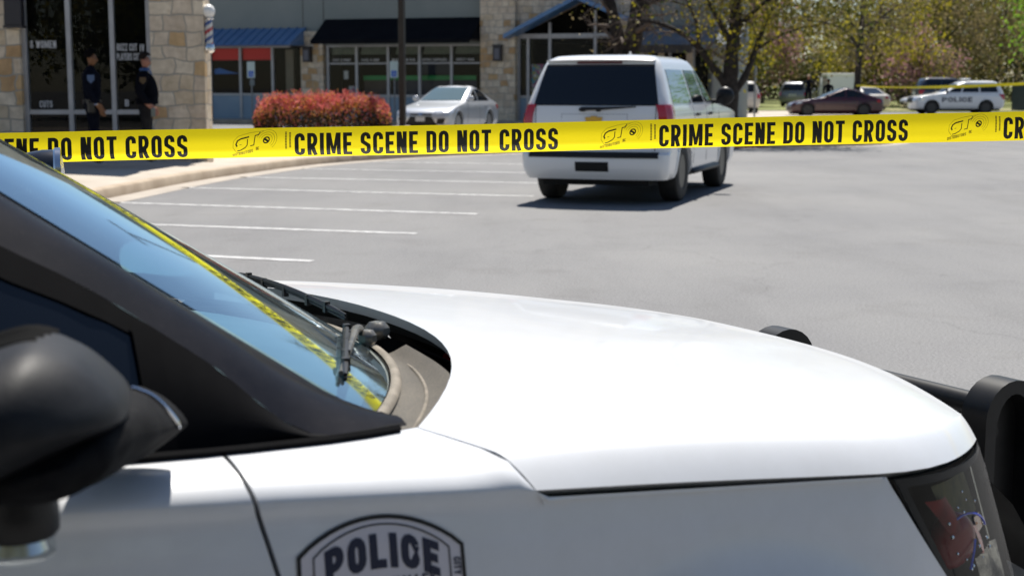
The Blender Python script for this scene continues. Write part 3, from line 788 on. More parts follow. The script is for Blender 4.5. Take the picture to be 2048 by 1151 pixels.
class Car:
    def __init__(self, root, rows, axles, wheel_r, kr=.06, kf=.10, corner=.16, na=70, arch=1.16, flare=None):
        self.root = root
        cs = [r_[0] for r_ in rows]
        self.W, self.AR, self.AF = pchip(cs, [r_[1] for r_ in rows]), pchip(cs, [r_[2] for r_ in rows]), pchip(cs, [r_[3] for r_ in rows])
        self.cs, self.axles, self.wr = cs, axles, wheel_r
        self.kr, self.kf, self.corner = kr, kf, corner
        self.na, self.arch = na, arch * wheel_r
    def rear(self, b, c, off=0):
        w_ = self.W(c); return (self.AR(c) + self.kr * (b / w_) ** 2 - off, b, c)
    def front(self, b, c, off=0):
        w_ = self.W(c); return (self.AF(c) - self.kf * (b / w_) ** 2 + off, b, c)
    def side(self, a, c, off=0, sgn=1):
        w_ = self.W(c); L0, L1 = self.AR(c), self.AF(c); k = self.corner
        b = w_
        d0, d1 = a - (L0 + self.kr), (L1 - self.kf) - a
        for d in (d0, d1):
            if d < k: b -= (k - math.sqrt(max(0, k * k - (k - max(0, d)) ** 2))) * .8
        return (a, sgn * (b + off), c)
    def ring(self, c):
        w_ = self.W(c); L0, L1 = self.AR(c), self.AF(c); k = min(self.corner, (L1 - L0) * .3, w_ * .5)
        half = []
        for i in range(7): b = (w_ - k) * i / 6; half.append((L0 + self.kr * (b / w_) ** 2, b))
        a0 = L0 + self.kr * ((w_ - k) / w_) ** 2
        for i in range(1, 6):
            an = math.pi / 2 * i / 6; half.append((a0 + (k + self.kr * .2) * (1 - math.cos(an)), w_ - k + k * math.sin(an)))
        s0 = a0 + k + self.kr * .2; a1 = L1 - self.kf * ((w_ - k) / w_) ** 2; s1 = a1 - k - self.kf * .2
        for i in range(self.na + 1): half.append((s0 + (s1 - s0) * i / self.na, w_))
        for i in range(1, 6):
            an = math.pi / 2 * i / 6; half.append((s1 + (k + self.kf * .2) * math.sin(an), w_ - k + k * math.cos(an)))
        for i in range(7): b = (w_ - k) * (1 - i / 6); half.append((L1 - self.kf * (b / w_) ** 2, b))
        other = [(a, -b) for a, b in half[-2:0:-1]]
        return [(a, b, c) for a, b in half + other]
    def body(self, m_, name='body', dc=.05):
        cl = []
        for c0, c1 in zip(self.cs, self.cs[1:]):
            k = max(1, int(math.ceil((c1 - c0) / dc)))
            cl += [c0 + (c1 - c0) * i / k for i in range(k)]
        cl.append(self.cs[-1])
        mb = MB(); rings = [self.ring(c) for c in cl]; n = len(rings[0])
        fs = []
        for i in range(len(rings) - 1):
            for k in range(n):
                k2 = (k + 1) % n
                q = [rings[i][k], rings[i][k2], rings[i + 1][k2], rings[i + 1][k]]
                ca, cc = sum(p[0] for p in q) / 4, sum(p[2] for p in q) / 4
                if abs(q[0][1]) > .6 and any((ca - ax) ** 2 + (cc - self.wr) ** 2 < self.arch ** 2 for ax in self.axles): continue
                fs.append((i * n + k, i * n + k2, (i + 1) * n + k2, (i + 1) * n + k))
        fs.append(tuple((len(rings) - 1) * n + k for k in range(n)))
        mb.add([p for r_ in rings for p in r_], fs)
        self.body_o = mb.build(name, m_, self.root, smooth=40)
        # arch lips
        for ax in self.axles:
            for s in (1, -1):
                lip = MB()
                A = [-.12 + (math.pi + .24) * i / 20 for i in range(21)]
                def pt(an, rr, off):
                    a, c = ax + rr * math.cos(an), max(self.cs[0], self.wr + rr * math.sin(an))
                    return (a, s * (self.W(c) + off), c)
                lip.grid(lambda an, k: pt(an, self.arch + (.06, .045, -.01, -.012)[k], (.002, .012, .012, -.14)[k]), A, [0, 1, 2, 3])
                lip.build('wheel_arch_lip', m_, self.root, smooth=50)
        ub = MB(); w0 = self.W(self.cs[0])
        ub.box(self.AR(self.cs[0]) + .12, self.AF(self.cs[0]) - .12, -w0 + .22, w0 - .22, self.cs[0] - .08, self.cs[0] + .42)
        ub.build('underbody', M['under'], self.root, smooth=0)
        return self.body_o
    def wheels(self, wd=.24, rim=None, spokes=5, inset=.01, rimr=.62):
        for ax in self.axles:
            for s in (1, -1):
                tb, rb_ = MB(), MB()
                make_wheel(tb, rb_, ax, s * (self.W(self.wr) - inset), self.wr, wd, s, spokes, rimr)
                to = tb.build('wheel', M['tyre'], self.root)
                rb_.build('rim', rim or M['rim_dark'], to)
    def sidewin(self, a0, a1, c0, c1, name='side_window', m_=None, sides=(1, -1), off=.006, n=6):
        """a0, a1: (bottom, top) positions of the rear and front edge"""
        for s in sides:
            mb = MB()
            def fn(u, v, o):
                lo, hi = a0[0] + (a0[1] - a0[0]) * v, a1[0] + (a1[1] - a1[0]) * v
                return self.side(lo + (hi - lo) * u, c0 + (c1 - c0) * v, o, s)
            mb.patch(fn, lin(0, 1, n), lin(0, 1, n), off)
            mb.build(name, m_ or M['car_glass'], self.root, smooth=40)
    def face(self, which, b0, b1, c0, c1, name, m_, off=.008, n=7, taper=0.0, offc=0., parent=None):
        """patch on the rear or front; taper narrows the top"""
        f_ = self.rear if which == 'rear' else self.front
        mb = MB()
        def fn(u, v, o):
            c = c0 + (c1 - c0) * v
            lo, hi = b0 + taper * v * (1 if b0 < 0 else 0), b1 - taper * v * (1 if b1 > 0 else 0)
            p = f_(lo + (hi - lo) * u, c, o); return (p[0], p[1], p[2] + (offc if o > 0 else -.01))
        mb.patch(fn, lin(0, 1, n), lin(0, 1, n), off)
        return mb.build(name, m_, parent or self.root, smooth=40)
    def mirror(self, a, c, b_in, m_, size=(.12, .20, .16)):
        for s in (1, -1):
            mb = MB()
            mb.ball((a, s * (b_in + size[1] * .75), c + .06), (size[0] * .5, size[1] * .55, size[2] * .55), 14, 10)
            mb.box(a - .03, a + .04, s * b_in - (.09 if s > 0 else .02), s * b_in + (.02 if s > 0 else .09), c - .03, c + .03)
            mb.build('wing_mirror', m_, self.root)

# ------------------------------------------------------------------ large white SUV seen from behind
T = thing('white_suv', 'big white SUV with dark rear window parked in front of the tape line', 'SUV', (1.37, 19.72, 0), R(90 - 18.5))
tr = [(.33, .93, -1.02, 3.95), (.42, .97, -1.08, 4.0), (.55, .985, -1.11, 4.02), (.655, .99, -1.10, 4.03), (.69, .985, -1.02, 4.03), (.95, .995, -1.01, 4.03), (1.12, .99, -1.0, 3.98),
      (1.2, .975, -.99, 3.4), (1.28, .95, -.975, 2.45), (1.50, .885, -.89, 2.05), (1.78, .79, -.76, 1.6), (1.86, .75, -.70, 1.45), (1.91, .66, -.58, 1.25), (1.935, .42, -.25, .8)]
K = Car(T, tr, (0, 2.95), .40, kr=.07, kf=.14, corner=.13, arch=1.14)
K.body(M['white_paint']); K.wheels(.27, M['rim_dark'], 5, -.005, .56)
K.face('rear', -.83, .83, 1.285, 1.80, 'rear_window', M['car_glass'], .008, 12, .11)
mb = MB()
K.face('rear', -.30, .30, 1.815, 1.865, 'high_brake_light', mat('dim_red_lens', (.10, .012, .018), .2), .02, 8)
mb = MB(); mb.grid(lambda u, v: (K.rear(u, 1.865)[0] + .05 - .17 * v, u, 1.872 - .012 * v - .03 * abs(u) ** 3), lin(-.72, .72, 15), lin(0, 1, 4))
mb.grid(lambda u, v: (K.rear(u, 1.865)[0] - .12 + .08 * v, u, 1.86 - .022 * v - .03 * abs(u) ** 3), lin(-.72, .72, 15), lin(0, 1, 3)); mb.build('roof_spoiler', M['white_paint'], T, smooth=40)
for s in (1, -1):
    mb = MB()
    def tl(u, v, o):
        c = .86 + .43 * v
        w_ = K.W(c)
        if u < .5:
            b = (w_ - .15) + .13 * u / .5; p = K.rear(b, c, o); return (p[0], s * p[1], p[2])
        a = K.AR(c) + K.kr + .035 + (u - .5) / .5 * .20
        p = K.side(a, c, o, s); return p
    mb.patch(tl, lin(0, 1, 13), lin(0, 1, 8), .016); mb.build('tail_light', M['red_lens'], T, smooth=50)
K.sidewin((-.60, -.50), (.55, .50), 1.30, 1.74, 'rear_quarter_window', mat('blue_sky_glass', (.015, .02, .03), .02, spec=1.0, coat=1), n=9)
K.sidewin((.66, .60), (1.45, 1.22), 1.30, 1.74, 'rear_door_window', M['car_glass'], n=8)
K.sidewin((1.55, 1.32), (2.20, 1.58), 1.30, 1.74, 'front_door_window', M['car_glass'], n=8)
K.face('front', -.8, .8, 1.34, 1.74, 'windshield', M['car_glass'], .012, 8, .12, .008)
K.face('front', -.55, .55, .75, 1.05, 'grille', M['black_plastic'], .01)
for s in (1, -1): K.face('front', s * .58 if s > 0 else -.86, .86 if s > 0 else -.58, .85, 1.05, 'headlight', M['lamp_white'], .012)
K.face('rear', -.86, .86, .615, .665, 'bumper_step_pad', M['black_plastic'], .012, 12)
K.face('rear', -.86, .86, .668, .688, 'bumper_gap', M['under'], .02, 12)
K.face('rear', -.22, .22, .44, .56, 'plate_recess', M['under'], .008)
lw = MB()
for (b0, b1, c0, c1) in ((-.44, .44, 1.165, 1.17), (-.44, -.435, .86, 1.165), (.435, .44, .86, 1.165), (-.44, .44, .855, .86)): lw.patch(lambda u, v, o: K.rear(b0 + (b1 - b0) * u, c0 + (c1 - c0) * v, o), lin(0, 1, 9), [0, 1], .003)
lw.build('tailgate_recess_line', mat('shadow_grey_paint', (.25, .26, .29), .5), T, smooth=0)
lw = MB()
for b in (-.80, .80):
    lw.patch(lambda u, v, o: K.rear(b - .004 + .008 * u, .70 + .58 * v, o), [0, 1], lin(0, 1, 8), .003)
lw.patch(lambda u, v, o: K.rear(-.8 + 1.6 * u, 1.274 + .007 * v, o), lin(0, 1, 12), [0, 1], .004)
lw.build('tailgate_seam', M['under'], T, smooth=0)
mb = MB(); bx = [(-.115, .03), (-.04, .03), (-.035, .045), (.035, .045), (.04, .03), (.115, .03), (.10, -.03), (.04, -.03), (.035, -.045), (-.035, -.045), (-.04, -.03), (-.10, -.03)]
px0 = K.rear(0, 1.10)[0]; mb.extr([(px0 - .02, y, 1.098 + z) for y, z in bx], (.03, 0, 0)); mb.build('bowtie_badge', M['gold'], T, smooth=0)
mb = MB()
p0 = [K.rear(.17, 1.235, .035), K.rear(-.1, 1.24, .045), K.rear(-.55, 1.262, .03)]
mb.tube(p0, [.024, .02, .007], 8); mb.ball(K.rear(.15, 1.225, .02), (.04, .055, .028)); mb.ball(K.rear(-.06, 1.225, .02), (.04, .04, .03)); mb.build('rear_wiper', M['black_plastic'], T)
for s in (1, -1):
    mb = MB()
    mb.ball((2.05, s * 1.14, 1.38), (.08, .135, .135), 16, 10); mb.box(2.02, 2.10, s * .93 if s > 0 else -1.1, 1.1 if s > 0 else -.93, 1.27, 1.34, bev=.02)
    mb.build('wing_mirror', M['black_plastic'], T)
    mb = MB(); mb.box(.55, 2.42, s * .93 - .09, s * .93 + .09, .33, .40, bev=.03); mb.build('running_board', M['black_plastic'], T, smooth=50)
    for a in (.72, 1.62):
        mb = MB(); mb.box(a, a + .16, s * K.W(1.15) - (.0 if s > 0 else .04), s * K.W(1.15) + (.04 if s > 0 else .0), 1.12, 1.16, bev=.012); mb.build('door_handle', M['black_plastic'], T, smooth=0)
    for a in (.60, 1.50, 2.42):
        sm = MB(); sm.patch(lambda u, v, o: K.side(a + .01 * u - .06 * max(0, v - .6) * 0, .48 + .78 * v, o, s), [0, 1], lin(0, 1, 8), .003)
        sm.build('door_seam', M['under'], T, smooth=0)
mb = MB(); mb.lathe([(.035, 0), (.03, .03), (.0, .055)], 12, c=(.9, 0, 1.93)); mb.tube([(.9, 0, 1.93), (.9, 0, 2.0)], .012, 6); mb.build('roof_antenna', M['white_glow'], T)
mb = MB(); mb.tube([(-.95, -.55, .36), (-.6, -.5, .36)], .035, 10); mb.box(-.6, .2, -.45, .45, .30, .52); mb.lathe([(.0, -.14), (.13, -.10), (.13, .10), (0, .14)], 12, 'y', (0, -.25, .36)); mb.build('exhaust_and_axle', M['under'], T)

# ------------------------------------------------------------------ silver sedan, far parking row
def sedan(name, label, loc, rz, pm, front_black=True, group=None):
    S = thing(name, label, 'car', loc, rz, group)
    sr = [(.20, .83, -.98, 3.68), (.30, .895, -1.05, 3.76), (.50, .915, -1.08, 3.78), (.64, .92, -1.08, 3.74), (.74, .915, -1.07, 3.56), (.83, .90, -1.04, 3.15), (.91, .87, -1.0, 2.6), (.96, .84, -.86, 2.28),
          (1.08, .80, -.42, 1.95), (1.25, .725, .02, 1.54), (1.37, .65, .36, 1.22), (1.43, .57, .62, 1.02), (1.465, .36, .78, .88)]
    k = Car(S, sr, (0, 2.82), .335, kr=.12, kf=.17, corner=.2, arch=1.13)
    k.body(pm); k.wheels(.22, M['rim_alu'] if front_black else M['rim_dark'], 7, -.004, .68)
    k.face('front', -.70, .70, 1.0, 1.385, 'windshield', M['car_glass_lt'], .014, 10, .14, .012)
    k.face('rear', -.62, .62, 1.0, 1.36, 'rear_window', M['car_glass'], .012, 8, .14, .012)
    k.sidewin((-.10, .42), (.88, .86), .985, 1.345, 'rear_door_window', M['car_glass'], n=8)
    k.sidewin((.96, .94), (1.98, 1.24), .985, 1.345, 'front_door_window', M['car_glass'], n=8)
    for s in (1, -1):
        mb = MB()
        def hl(u, v, o):
            c = .62 + .085 * v + .03 * u
            if u < .6: b = .42 + .36 * u / .6; p = k.front(b, c, o); return (p[0], s * b, c)
            a = k.AF(c) - k.kf - .06 - (u - .6) / .4 * .28; p = k.side(a, c, o, s); return p
        mb.patch(hl, lin(0, 1, 11), lin(0, 1, 4), .012); mb.build('headlight', M['lamp_white'], S, smooth=40)
        mb = MB()
        def tl2(u, v, o):
            c = .72 + .14 * v
            if u < .5: b = .5 + .3 * u / .5; p = k.rear(b, c, o); return (p[0], s * b, c)
            return k.side(k.AR(c) + k.kr + .06 + (u - .5) / .5 * .22, c, o, s)
        mb.patch(tl2, lin(0, 1, 9), lin(0, 1, 4), .012); mb.build('tail_light', M['red_lens'], S, smooth=40)
        for a in (.25, 1.2):
            mb = MB(); mb.box(a, a + .18, s * .90 - .02, s * .90 + .025, .83, .86, bev=.01); mb.build('door_handle', pm, S, smooth=0)
        for a in (.92, 2.0):
            sm = MB(); sm.patch(lambda u, v, o: k.side(a + .008 * u, .3 + .66 * v, o, s), [0, 1], lin(0, 1, 8), .003)
            sm.build('door_seam', M['under'], S, smooth=0)
        mb = MB()
        mb.patch(lambda u, v, o: (k.front(.5 + .22 * u, .32 + .16 * v, o)[0], s * (.5 + .22 * u + .06 * v), .32 + .16 * v), lin(0, 1, 4), lin(0, 1, 4), .012); mb.build('front_vent', M['black_plastic'], S, smooth=40)
    k.mirror(1.86, 1.0, .80, pm)
    if front_black:
        mb = MB(); mb.patch(lambda u, v, o: k.front((-.5 + u) * (1.12 - .42 * v), .24 + .30 * v, o), lin(0, 1, 11), lin(0, 1, 5), .014); mb.build('lower_grille', M['black_plastic'], S, smooth=40)
        k.face('front', -.36, .36, .58, .625, 'upper_grille', M['black_plastic'], .012)
        k.face('front', -.07, .07, .585, .645, 'badge', M['chrome'], .022, 5)
    else:
        k.face('front', -.5, .5, .3, .5, 'lower_grille', M['black_plastic'], .012)
    k.face('front', -.155, .155, .40, .53, 'license_plate', M['plate'], .03, 5)
    return S
sedan('silver_sedan', 'silver sedan facing the camera behind the light pole', (-1.60, 48.6, .02), R(-90 - 19), M['silver_paint']).scale = (1.0, 1.0, 1.035)
sedan('red_sedan', 'dark red sedan parked side on in the background', (17.9, 75, -.05), R(180 - 3), M['red_paint'], False)

# ------------------------------------------------------------------ background SUVs
def suv(name, label, loc, rz, pm, kind='plain', group=None):
    S = thing(name, label, 'SUV' if kind != 'van' else 'van', loc, rz, group)
    er = [(.30, .88, -.95, 3.75), (.42, .95, -1.02, 3.80), (.7, .985, -1.05, 3.83), (.9, .985, -1.04, 3.76), (1.0, .97, -1.02, 3.35), (1.08, .95, -1.0, 2.75), (1.14, .92, -.98, 2.42),
          (1.4, .83, -.88, 1.95), (1.62, .74, -.74, 1.5), (1.70, .69, -.65, 1.3), (1.75, .58, -.5, 1.0), (1.77, .35, -.2, .6)]
    k = Car(S, er, (0, 2.86), .375, kr=.09, kf=.18, corner=.16, arch=1.14)
    k.body(pm); k.wheels(.24, M['rim_dark'], 5, -.004, .6)
    k.face('front', -.72, .72, 1.18, 1.62, 'windshield', M['car_glass'], .012, 8, .14, .01)
    k.face('rear', -.74, .74, 1.17, 1.60, 'rear_window', M['car_glass'], .008, 8, .12)
    k.sidewin((-.62, -.50), (.32, .30), 1.17, 1.58, 'rear_quarter_window', M['car_glass'])
    k.sidewin((.40, .38), (1.28, 1.10), 1.17, 1.58, 'rear_door_window', M['car_glass'])
    k.sidewin((1.36, 1.18), (2.14, 1.50), 1.17, 1.58, 'front_door_window', M['car_glass'])
    for s in (1, -1):
        mb = MB()
        def tl3(u, v, o):
            c = .80 + .26 * v
            if u < .5: b = .80 + .13 * u / .5; p = k.rear(b, c, o); return (p[0], s * b, c)
            return k.side(k.AR(c) + k.kr + .05 + (u - .5) / .5 * .22 * (.3 + .7 * v), c, o, s)
        mb.patch(tl3, lin(0, 1, 9), lin(0, 1, 5), .014); mb.build('tail_light', M['red_lens'], S, smooth=40)
        mb = MB()
        def hl3(u, v, o):
            c = .74 + .2 * v
            if u < .5: b = .55 + .3 * u / .5; p = k.front(b, c, o); return (p[0], s * b, c)
            return k.side(k.AF(c) - k.kf - .06 - (u - .5) / .5 * .28, c, o, s)
        mb.patch(hl3, lin(0, 1, 9), lin(0, 1, 5), .014); mb.build('headlight', M['lamp_white'], S, smooth=40)
    k.mirror(2.12, 1.14, .90, M['black_plastic'] if kind == 'police' else pm, (.12, .22, .18))
    k.face('front', -.5, .5, .62, .92, 'grille', M['black_plastic'], .012)
    k.face('rear', -.28, .28, .78, .92, 'license_plate', M['plate'], .01)
    return S, k
S, k = suv('police_suv', 'white police SUV with dark POLICE lettering, parked far right', (25.0, 78, 0), R(180), M['white_paint'], 'police')
for s in (1, -1):
    mb = MB(); L_ = text_len('POLICE', .62, .2)
    h = .25; kx = 1.6 / L_
    if s > 0: fn = lambda x, y, o: k.side(2.35 - x * kx, .66 + y * h, .004 + o, 1)
    else: fn = lambda x, y, o: k.side(.6 + x * kx, .66 + y * h, .004 + o, -1)
    text(mb, 'POLICE', fn, .62, .2, seg=.3); mb.build('police_lettering', M['navy_letter'], S, smooth=0, weld=False, fix=False)
mb = MB(); mb.box(.75, 1.05, -.55, .55, 1.80, 1.90, bev=.03); mb.box(.85, .95, -.4, .4, 1.76, 1.80); mb.build('light_bar', mat('clear_light_bar', (.75, .76, .8), .15, coat=1), S, smooth=50)
suv('white_van', 'white SUV seen from behind the tree trunk', (12.85, 82, 0), R(90 - 4), M['beige_paint'], 'van')
suv('dark_suv', 'dark blue SUV parked behind the white police SUV', (24.95, 87, .22), R(0), M['navy_paint'])
suv('grey_suv', 'grey SUV behind the person with the tan cap', (20.1, 104, 0), R(90 - 20), M['grey_paint'])
suv('dark_suv', 'black SUV between the thin sign post and the grey SUV', (15.9, 101, 0), R(90 + 30), M['black_paint'])
sedan('white_sedan', 'pale sedan mostly hidden behind the red sedan', (22.2, 90.5, 0), R(100), M['beige_paint'], False)
sedan('white_hatchback', 'pale car nosing out left of the dark blue SUV', (28.1, 92.5, 0), R(200), M['silver_paint'], False)
# white box truck
t = thing('box_truck', 'white box truck behind the red sedan', 'truck', (21.9, 98, 0), R(90 - 8))
mb = MB(); mb.box(-1.2, 4.0, -.88, .88, .8, 2.20, bev=.04); mb.build('cargo_box', M['white_paint'], t, smooth=0)
mb = MB(); mb.box(-1.25, 4.05, -.91, .91, 2.14, 2.32, bev=.03); mb.build('roof_rail', M['white_glow'], t, smooth=0)
mb = MB(); mb.prism([(4.2, -1.0), (5.9, -1.0), (5.9, 1.0), (4.2, 1.0)], .5, 1.4); mb.extr([(4.2, -.95, 1.4), (5.6, -.95, 1.4), (5.2, -.95, 2.1), (4.2, -.95, 2.1)], (0, 1.9, 0)); mb.build('cab', M['white_paint'], t, smooth=0)
tb, rb_ = MB(), MB()
for ax in (0, 5.0):
    for s in (1, -1):
        tb, rb_ = MB(), MB(); make_wheel(tb, rb_, ax, s * 1.0, .42, .28, s); to = tb.build('wheel', M['tyre'], t); rb_.build('rim', M['rim_dark'], to)
# dumpster with things on it
t = thing('dumpster', 'dark green dumpster at the right edge behind the police SUV', 'dumpster', (29.4, 81.5, 0), R(4))
mb = MB(); mb.extr([(-1.2, -.9, .15), (2.6, -.9, .15), (2.6, -.9, 1.35), (-1.2, -.9, 1.55)], (0, 1.8, 0)); mb.build('bin_body', noisy('dark_green_steel', (.006, .016, .012), (.010, .024, .018), 3, .6), t, smooth=0)
rbm = MB()
for x in (-.9, -.1, .7, 1.5, 2.3): rbm.box(x, x + .1, -.96, -.9, .2, 1.33)
rbm.build('side_rib', M['black_plastic'], t, smooth=0)
o = MB(); o.extr([(-.35, -.5, 0), (.45, -.5, .12), (.62, -.5, .3), (.3, -.5, .42), (-.2, -.5, .15)], (0, .9, 0))
tag(o.build('cardboard_sheet', noisy('tan_cardboard', (.34, .22, .14), (.42, .28, .18), 3, .9), smooth=0), 'folded tan cardboard sticking out of the dumpster top', 'cardboard').location = (29.0, 81.4, 1.5)
o = MB(); o.ball((0, 0, .2), (.36, .3, .26), 14, 8)
tag(o.build('orange_bag', noisy('orange_plastic', (.45, .10, .01), (.55, .15, .02), 6, .6)), 'orange plastic bag on top of the dumpster', 'bag').location = (30.5, 81.4, 1.42)
# unseen dark SUV added behind the viewpoint to shade the white one's near side
yw = R(28.8); o_ = Vector((-.168, 2.711)); f_ = Vector((math.cos(yw), math.sin(yw))); l_ = Vector((-math.sin(yw), math.cos(yw)))
q = o_ + f_ * -2.6 + l_ * -4.75
suv('dark_suv', 'unseen black SUV added behind the viewpoint to darken the white police SUV', (q.x, q.y, 0), yw, M['black_paint'])

# ================================================================== FOREGROUND POLICE SUV
YAW = R(28.8)
PS = thing('police_suv', 'white police SUV in the foreground with shield emblem, push bar and black mirror', 'SUV', (-.168, 2.711, 0), YAW)
m = M['fg_paint'] = paint('white_police_paint', (.74, .75, .77)); BS(m).inputs['Coat Weight'].default_value = .6
v = coords(m); dirt = ramp(m, noise(m, v, 14, 6, .7), [(.3, (1, 1, 1)), (.8, (.93, .925, .91))]); LK(m, mixc(m, 1, (.73, .75, .785), dirt, 'MULTIPLY'), BS(m).inputs[0])
LK(m, ramp(m, noise(m, v, 6, 5), [(.3, (.02, .02, .02)), (.8, (.10, .10, .10))]), BS(m).inputs['Coat Roughness'])
m = M['dusty'] = mat('dusty_black_trim', (.03, .03, .032), .6, spec=.04, coat=.12, coat_rough=.12)
v = coords(m)
sp = ramp(m, noise(m, v, 160, 3, .8), [(.60, (0, 0, 0)), (.78, (1, 1, 1))])
sm_ = ramp(m, noise(m, v, 9, 5, .6), [(.35, (0, 0, 0)), (.75, (1, 1, 1))])
dd = N(m, 'ShaderNodeMath'); dd.operation = 'MULTIPLY_ADD'; dd.inputs[1].default_value = .55; LK(m, sp, dd.inputs[0])
d2 = N(m, 'ShaderNodeMath'); d2.operation = 'MULTIPLY'; d2.inputs[1].default_value = .35; LK(m, sm_, d2.inputs[0]); LK(m, d2.outputs[0], dd.inputs[2]); dd.use_clamp = True
LK(m, mixc(m, dd.outputs[0], (.0025, .0032, .007), (.032, .029, .032)), BS(m).inputs[0])
m = M['cowl'] = mat('dusty_cowl_plastic', (.10, .095, .085), .75)
v = coords(m, (1, 1, 1))
s1 = ramp(m, noise(m, v, 420, 3, .8), [(.35, (.040, .036, .031)), (.75, (.15, .13, .10))])
s2 = ramp(m, noise(m, v, 7, 5), [(.3, (.65, .65, .65)), (.7, (1.15, 1.13, 1.08))])
LK(m, mixc(m, 1, s1, s2, 'MULTIPLY'), BS(m).inputs[0])
M['cowl_lip'] = noisy('dusty_rubber_lip', (.16, .14, .11), (.27, .235, .19), 24, .8)
M['seal'] = mat('black_gap', (.004, .004, .004), .9)
M['ws_glass'] = glassy('windshield_glass', (.50, .76, .84), 2.3, .05)

def cl(a): return 1.0165 - .086 * a                       # crease / shut line height
def bo(a): return .953 - (1.15 * (a - .25) ** 2 if a > .25 else 0)
def Hc(a): return 1.117 - .07 * (a + .1) - .05 * (a + .1) ** 2
def ar(bn):
    bn = abs(bn)
    if bn <= .8: return -.08 - .307 * (bn / .8) ** 2.2
    return -.387 + (.387 - .298) * (bn - .8) / .15
def af(bn): return .835 - .215 * (abs(bn) / .95) ** 3.6
SH=.90
def hz(a, n, a1):
    c = Hc(a) - .012 * (n / .7) ** 2 - .010 * (n / .7) ** 4
    dome = smooth01((.52 - .18 * smooth01((a + .1) / .9) - n) / .10)
    c += .005 * (dome - 1) * smooth01((a + .15) / .5) * smooth01((a1 - a) / .25)
    fr = max(0, 1 - (a1 - a) / .13)
    c -= .014 * fr ** 2.2 * (1 - (n / .95) ** 2)
    if n > SH:
        q = (n - SH) / (.95 - SH); e = Hc(a) - .012 * (.95 / .7) ** 2 - .010 * (.95 / .7) ** 4
        c -= (e - cl(a)) * q ** 1.45
    return c
def hood_pt(u, bn):
    a0, a1 = ar(bn), af(bn); a = a0 + (a1 - a0) * u
    s = 1 if bn >= 0 else -1; n = abs(bn)
    return (a, s * n / .95 * bo(a), hz(a, n, a1))
BN = sorted(set([-x for x in (.05, .12, .2, .28, .34, .4, .46, .52, .58, .64, .7, .75, .8, .84, .87, .89, .90, .906, .912, .918, .924, .93, .936, .941, .946, .95)] + [0] + [.05, .12, .2, .28, .34, .4, .46, .52, .58, .64, .7, .75, .8, .82, .84, .86, .88, .9, .92, .935, .95]))
UU = [0, .004, .012, .03, .06] + lin(.1, .8, 12) + [.83, .86, .89, .92, .94, .96, .975, .99, 1]
mb = MB()
mb.grid(hood_pt, UU, BN)
def edge_down(line, dv):
    n = len(line); mb.add(line + [(p[0] + dv[0], p[1] + dv[1] * (1 if p[1] > 0 else -1), p[2] + dv[2]) for p in line], [(i, i + 1, n + i + 1, n + i) for i in range(n - 1)])
edge_down([hood_pt(0, b) for b in BN], (.012, 0, -.022)); edge_down([hood_pt(1, b) for b in BN], (-.02, 0, -.02))
for s in (-1, 1): edge_down([hood_pt(u, .95 * s) for u in UU], (0, -.02, -.012))
mb.build('hood', M['fg_paint'], PS, smooth=50)
# fender + door skin (both sides)
def topc(a):
    """upper edge of the side skin: (b, c)"""
    P = [(-4.1, .86, 1.20), (-2.2, .88, 1.165), (-1.2, .885, 1.142), (-.9, .880, 1.127), (-.668, .866, 1.114), (-.50, .836, 1.104), (-.387, .80, hz(-.387, .80, .8) - .001)]
    if -.387 < a <= -.298:
        b = .80 + .15 * (a + .387) / .089; return b, hz(a, b, .8) - .0015
    for p, q in zip(P, P[1:]):
        if a <= q[0]:
            t = (a - p[0]) / (q[0] - p[0]); return p[1] + (q[1] - p[1]) * t, p[2] + (q[2] - p[2]) * t
    return bo(a), cl(a) - .0095
LOWC = [(0, 0), (.012, -.006), (.05, .001), (.12, .010), (.2, .02), (.3, .027), (.42, .028), (.55, .02), (.66, .0), (.74, -.03)]
def bulge(a, c):
    r_ = math.hypot(a, c - .375)
    return .040 * max(0., min(1., (.545 - r_) / .11)) ** 1.2 if abs(a) < .7 else 0
lowf = pchip([p[0] for p in LOWC], [p[1] for p in LOWC])
def side_b(a, c):
    d = cl(max(a, -2.5)) - c
    return bo(a) + .002 + lowf(max(0, d)) + bulge(a, c)
NQ = 13
def skin_pt(a, k):
    """k 0..NQ-1 rounded shoulder, then down"""
    bt, ct = topc(a); c1 = cl(a) if a > -2.5 else cl(-2.5)
    if k < NQ:
        q = k / (NQ - 1) * math.pi / 2
        if a > -.298: return (a, bt, ct - .0004 * k)
        l = k / (NQ - 1); sb_, cb_ = .85 * math.sin(q) + .15 * l, .85 * (1 - math.cos(q)) + .15 * l
        return (a, bt + (bo(a) - bt) * sb_, ct - (ct - c1) * cb_)
    d = (.012, .03, .05, .08, .12, .16, .2, .24, .28, .32, .36, .4, .45, .5, .55, .6, .66, .72)[k - NQ]
    return (a, side_b(a, c1 - d), c1 - d)
KR = list(range(NQ + 18))
keep_f = lambda p: (p[0] ** 2 + (p[2] - .375) ** 2) > .43 ** 2
keep_r = lambda p: ((p[0] + 2.865) ** 2 + (p[2] - .375) ** 2) > .43 ** 2
def hl_a(c):                                              # rear border of the headlight
    d = cl(.3) - c
    return .275 + .62 * d + .9 * d * d
AF_ = [-.6645, -.64, -.6, -.56, -.52, -.48, -.44, -.41, -.387, -.365, -.34, -.32, -.298, -.28, -.24] + lin(-.2, .27, 24)
def door_gap(a, c):
    return 0
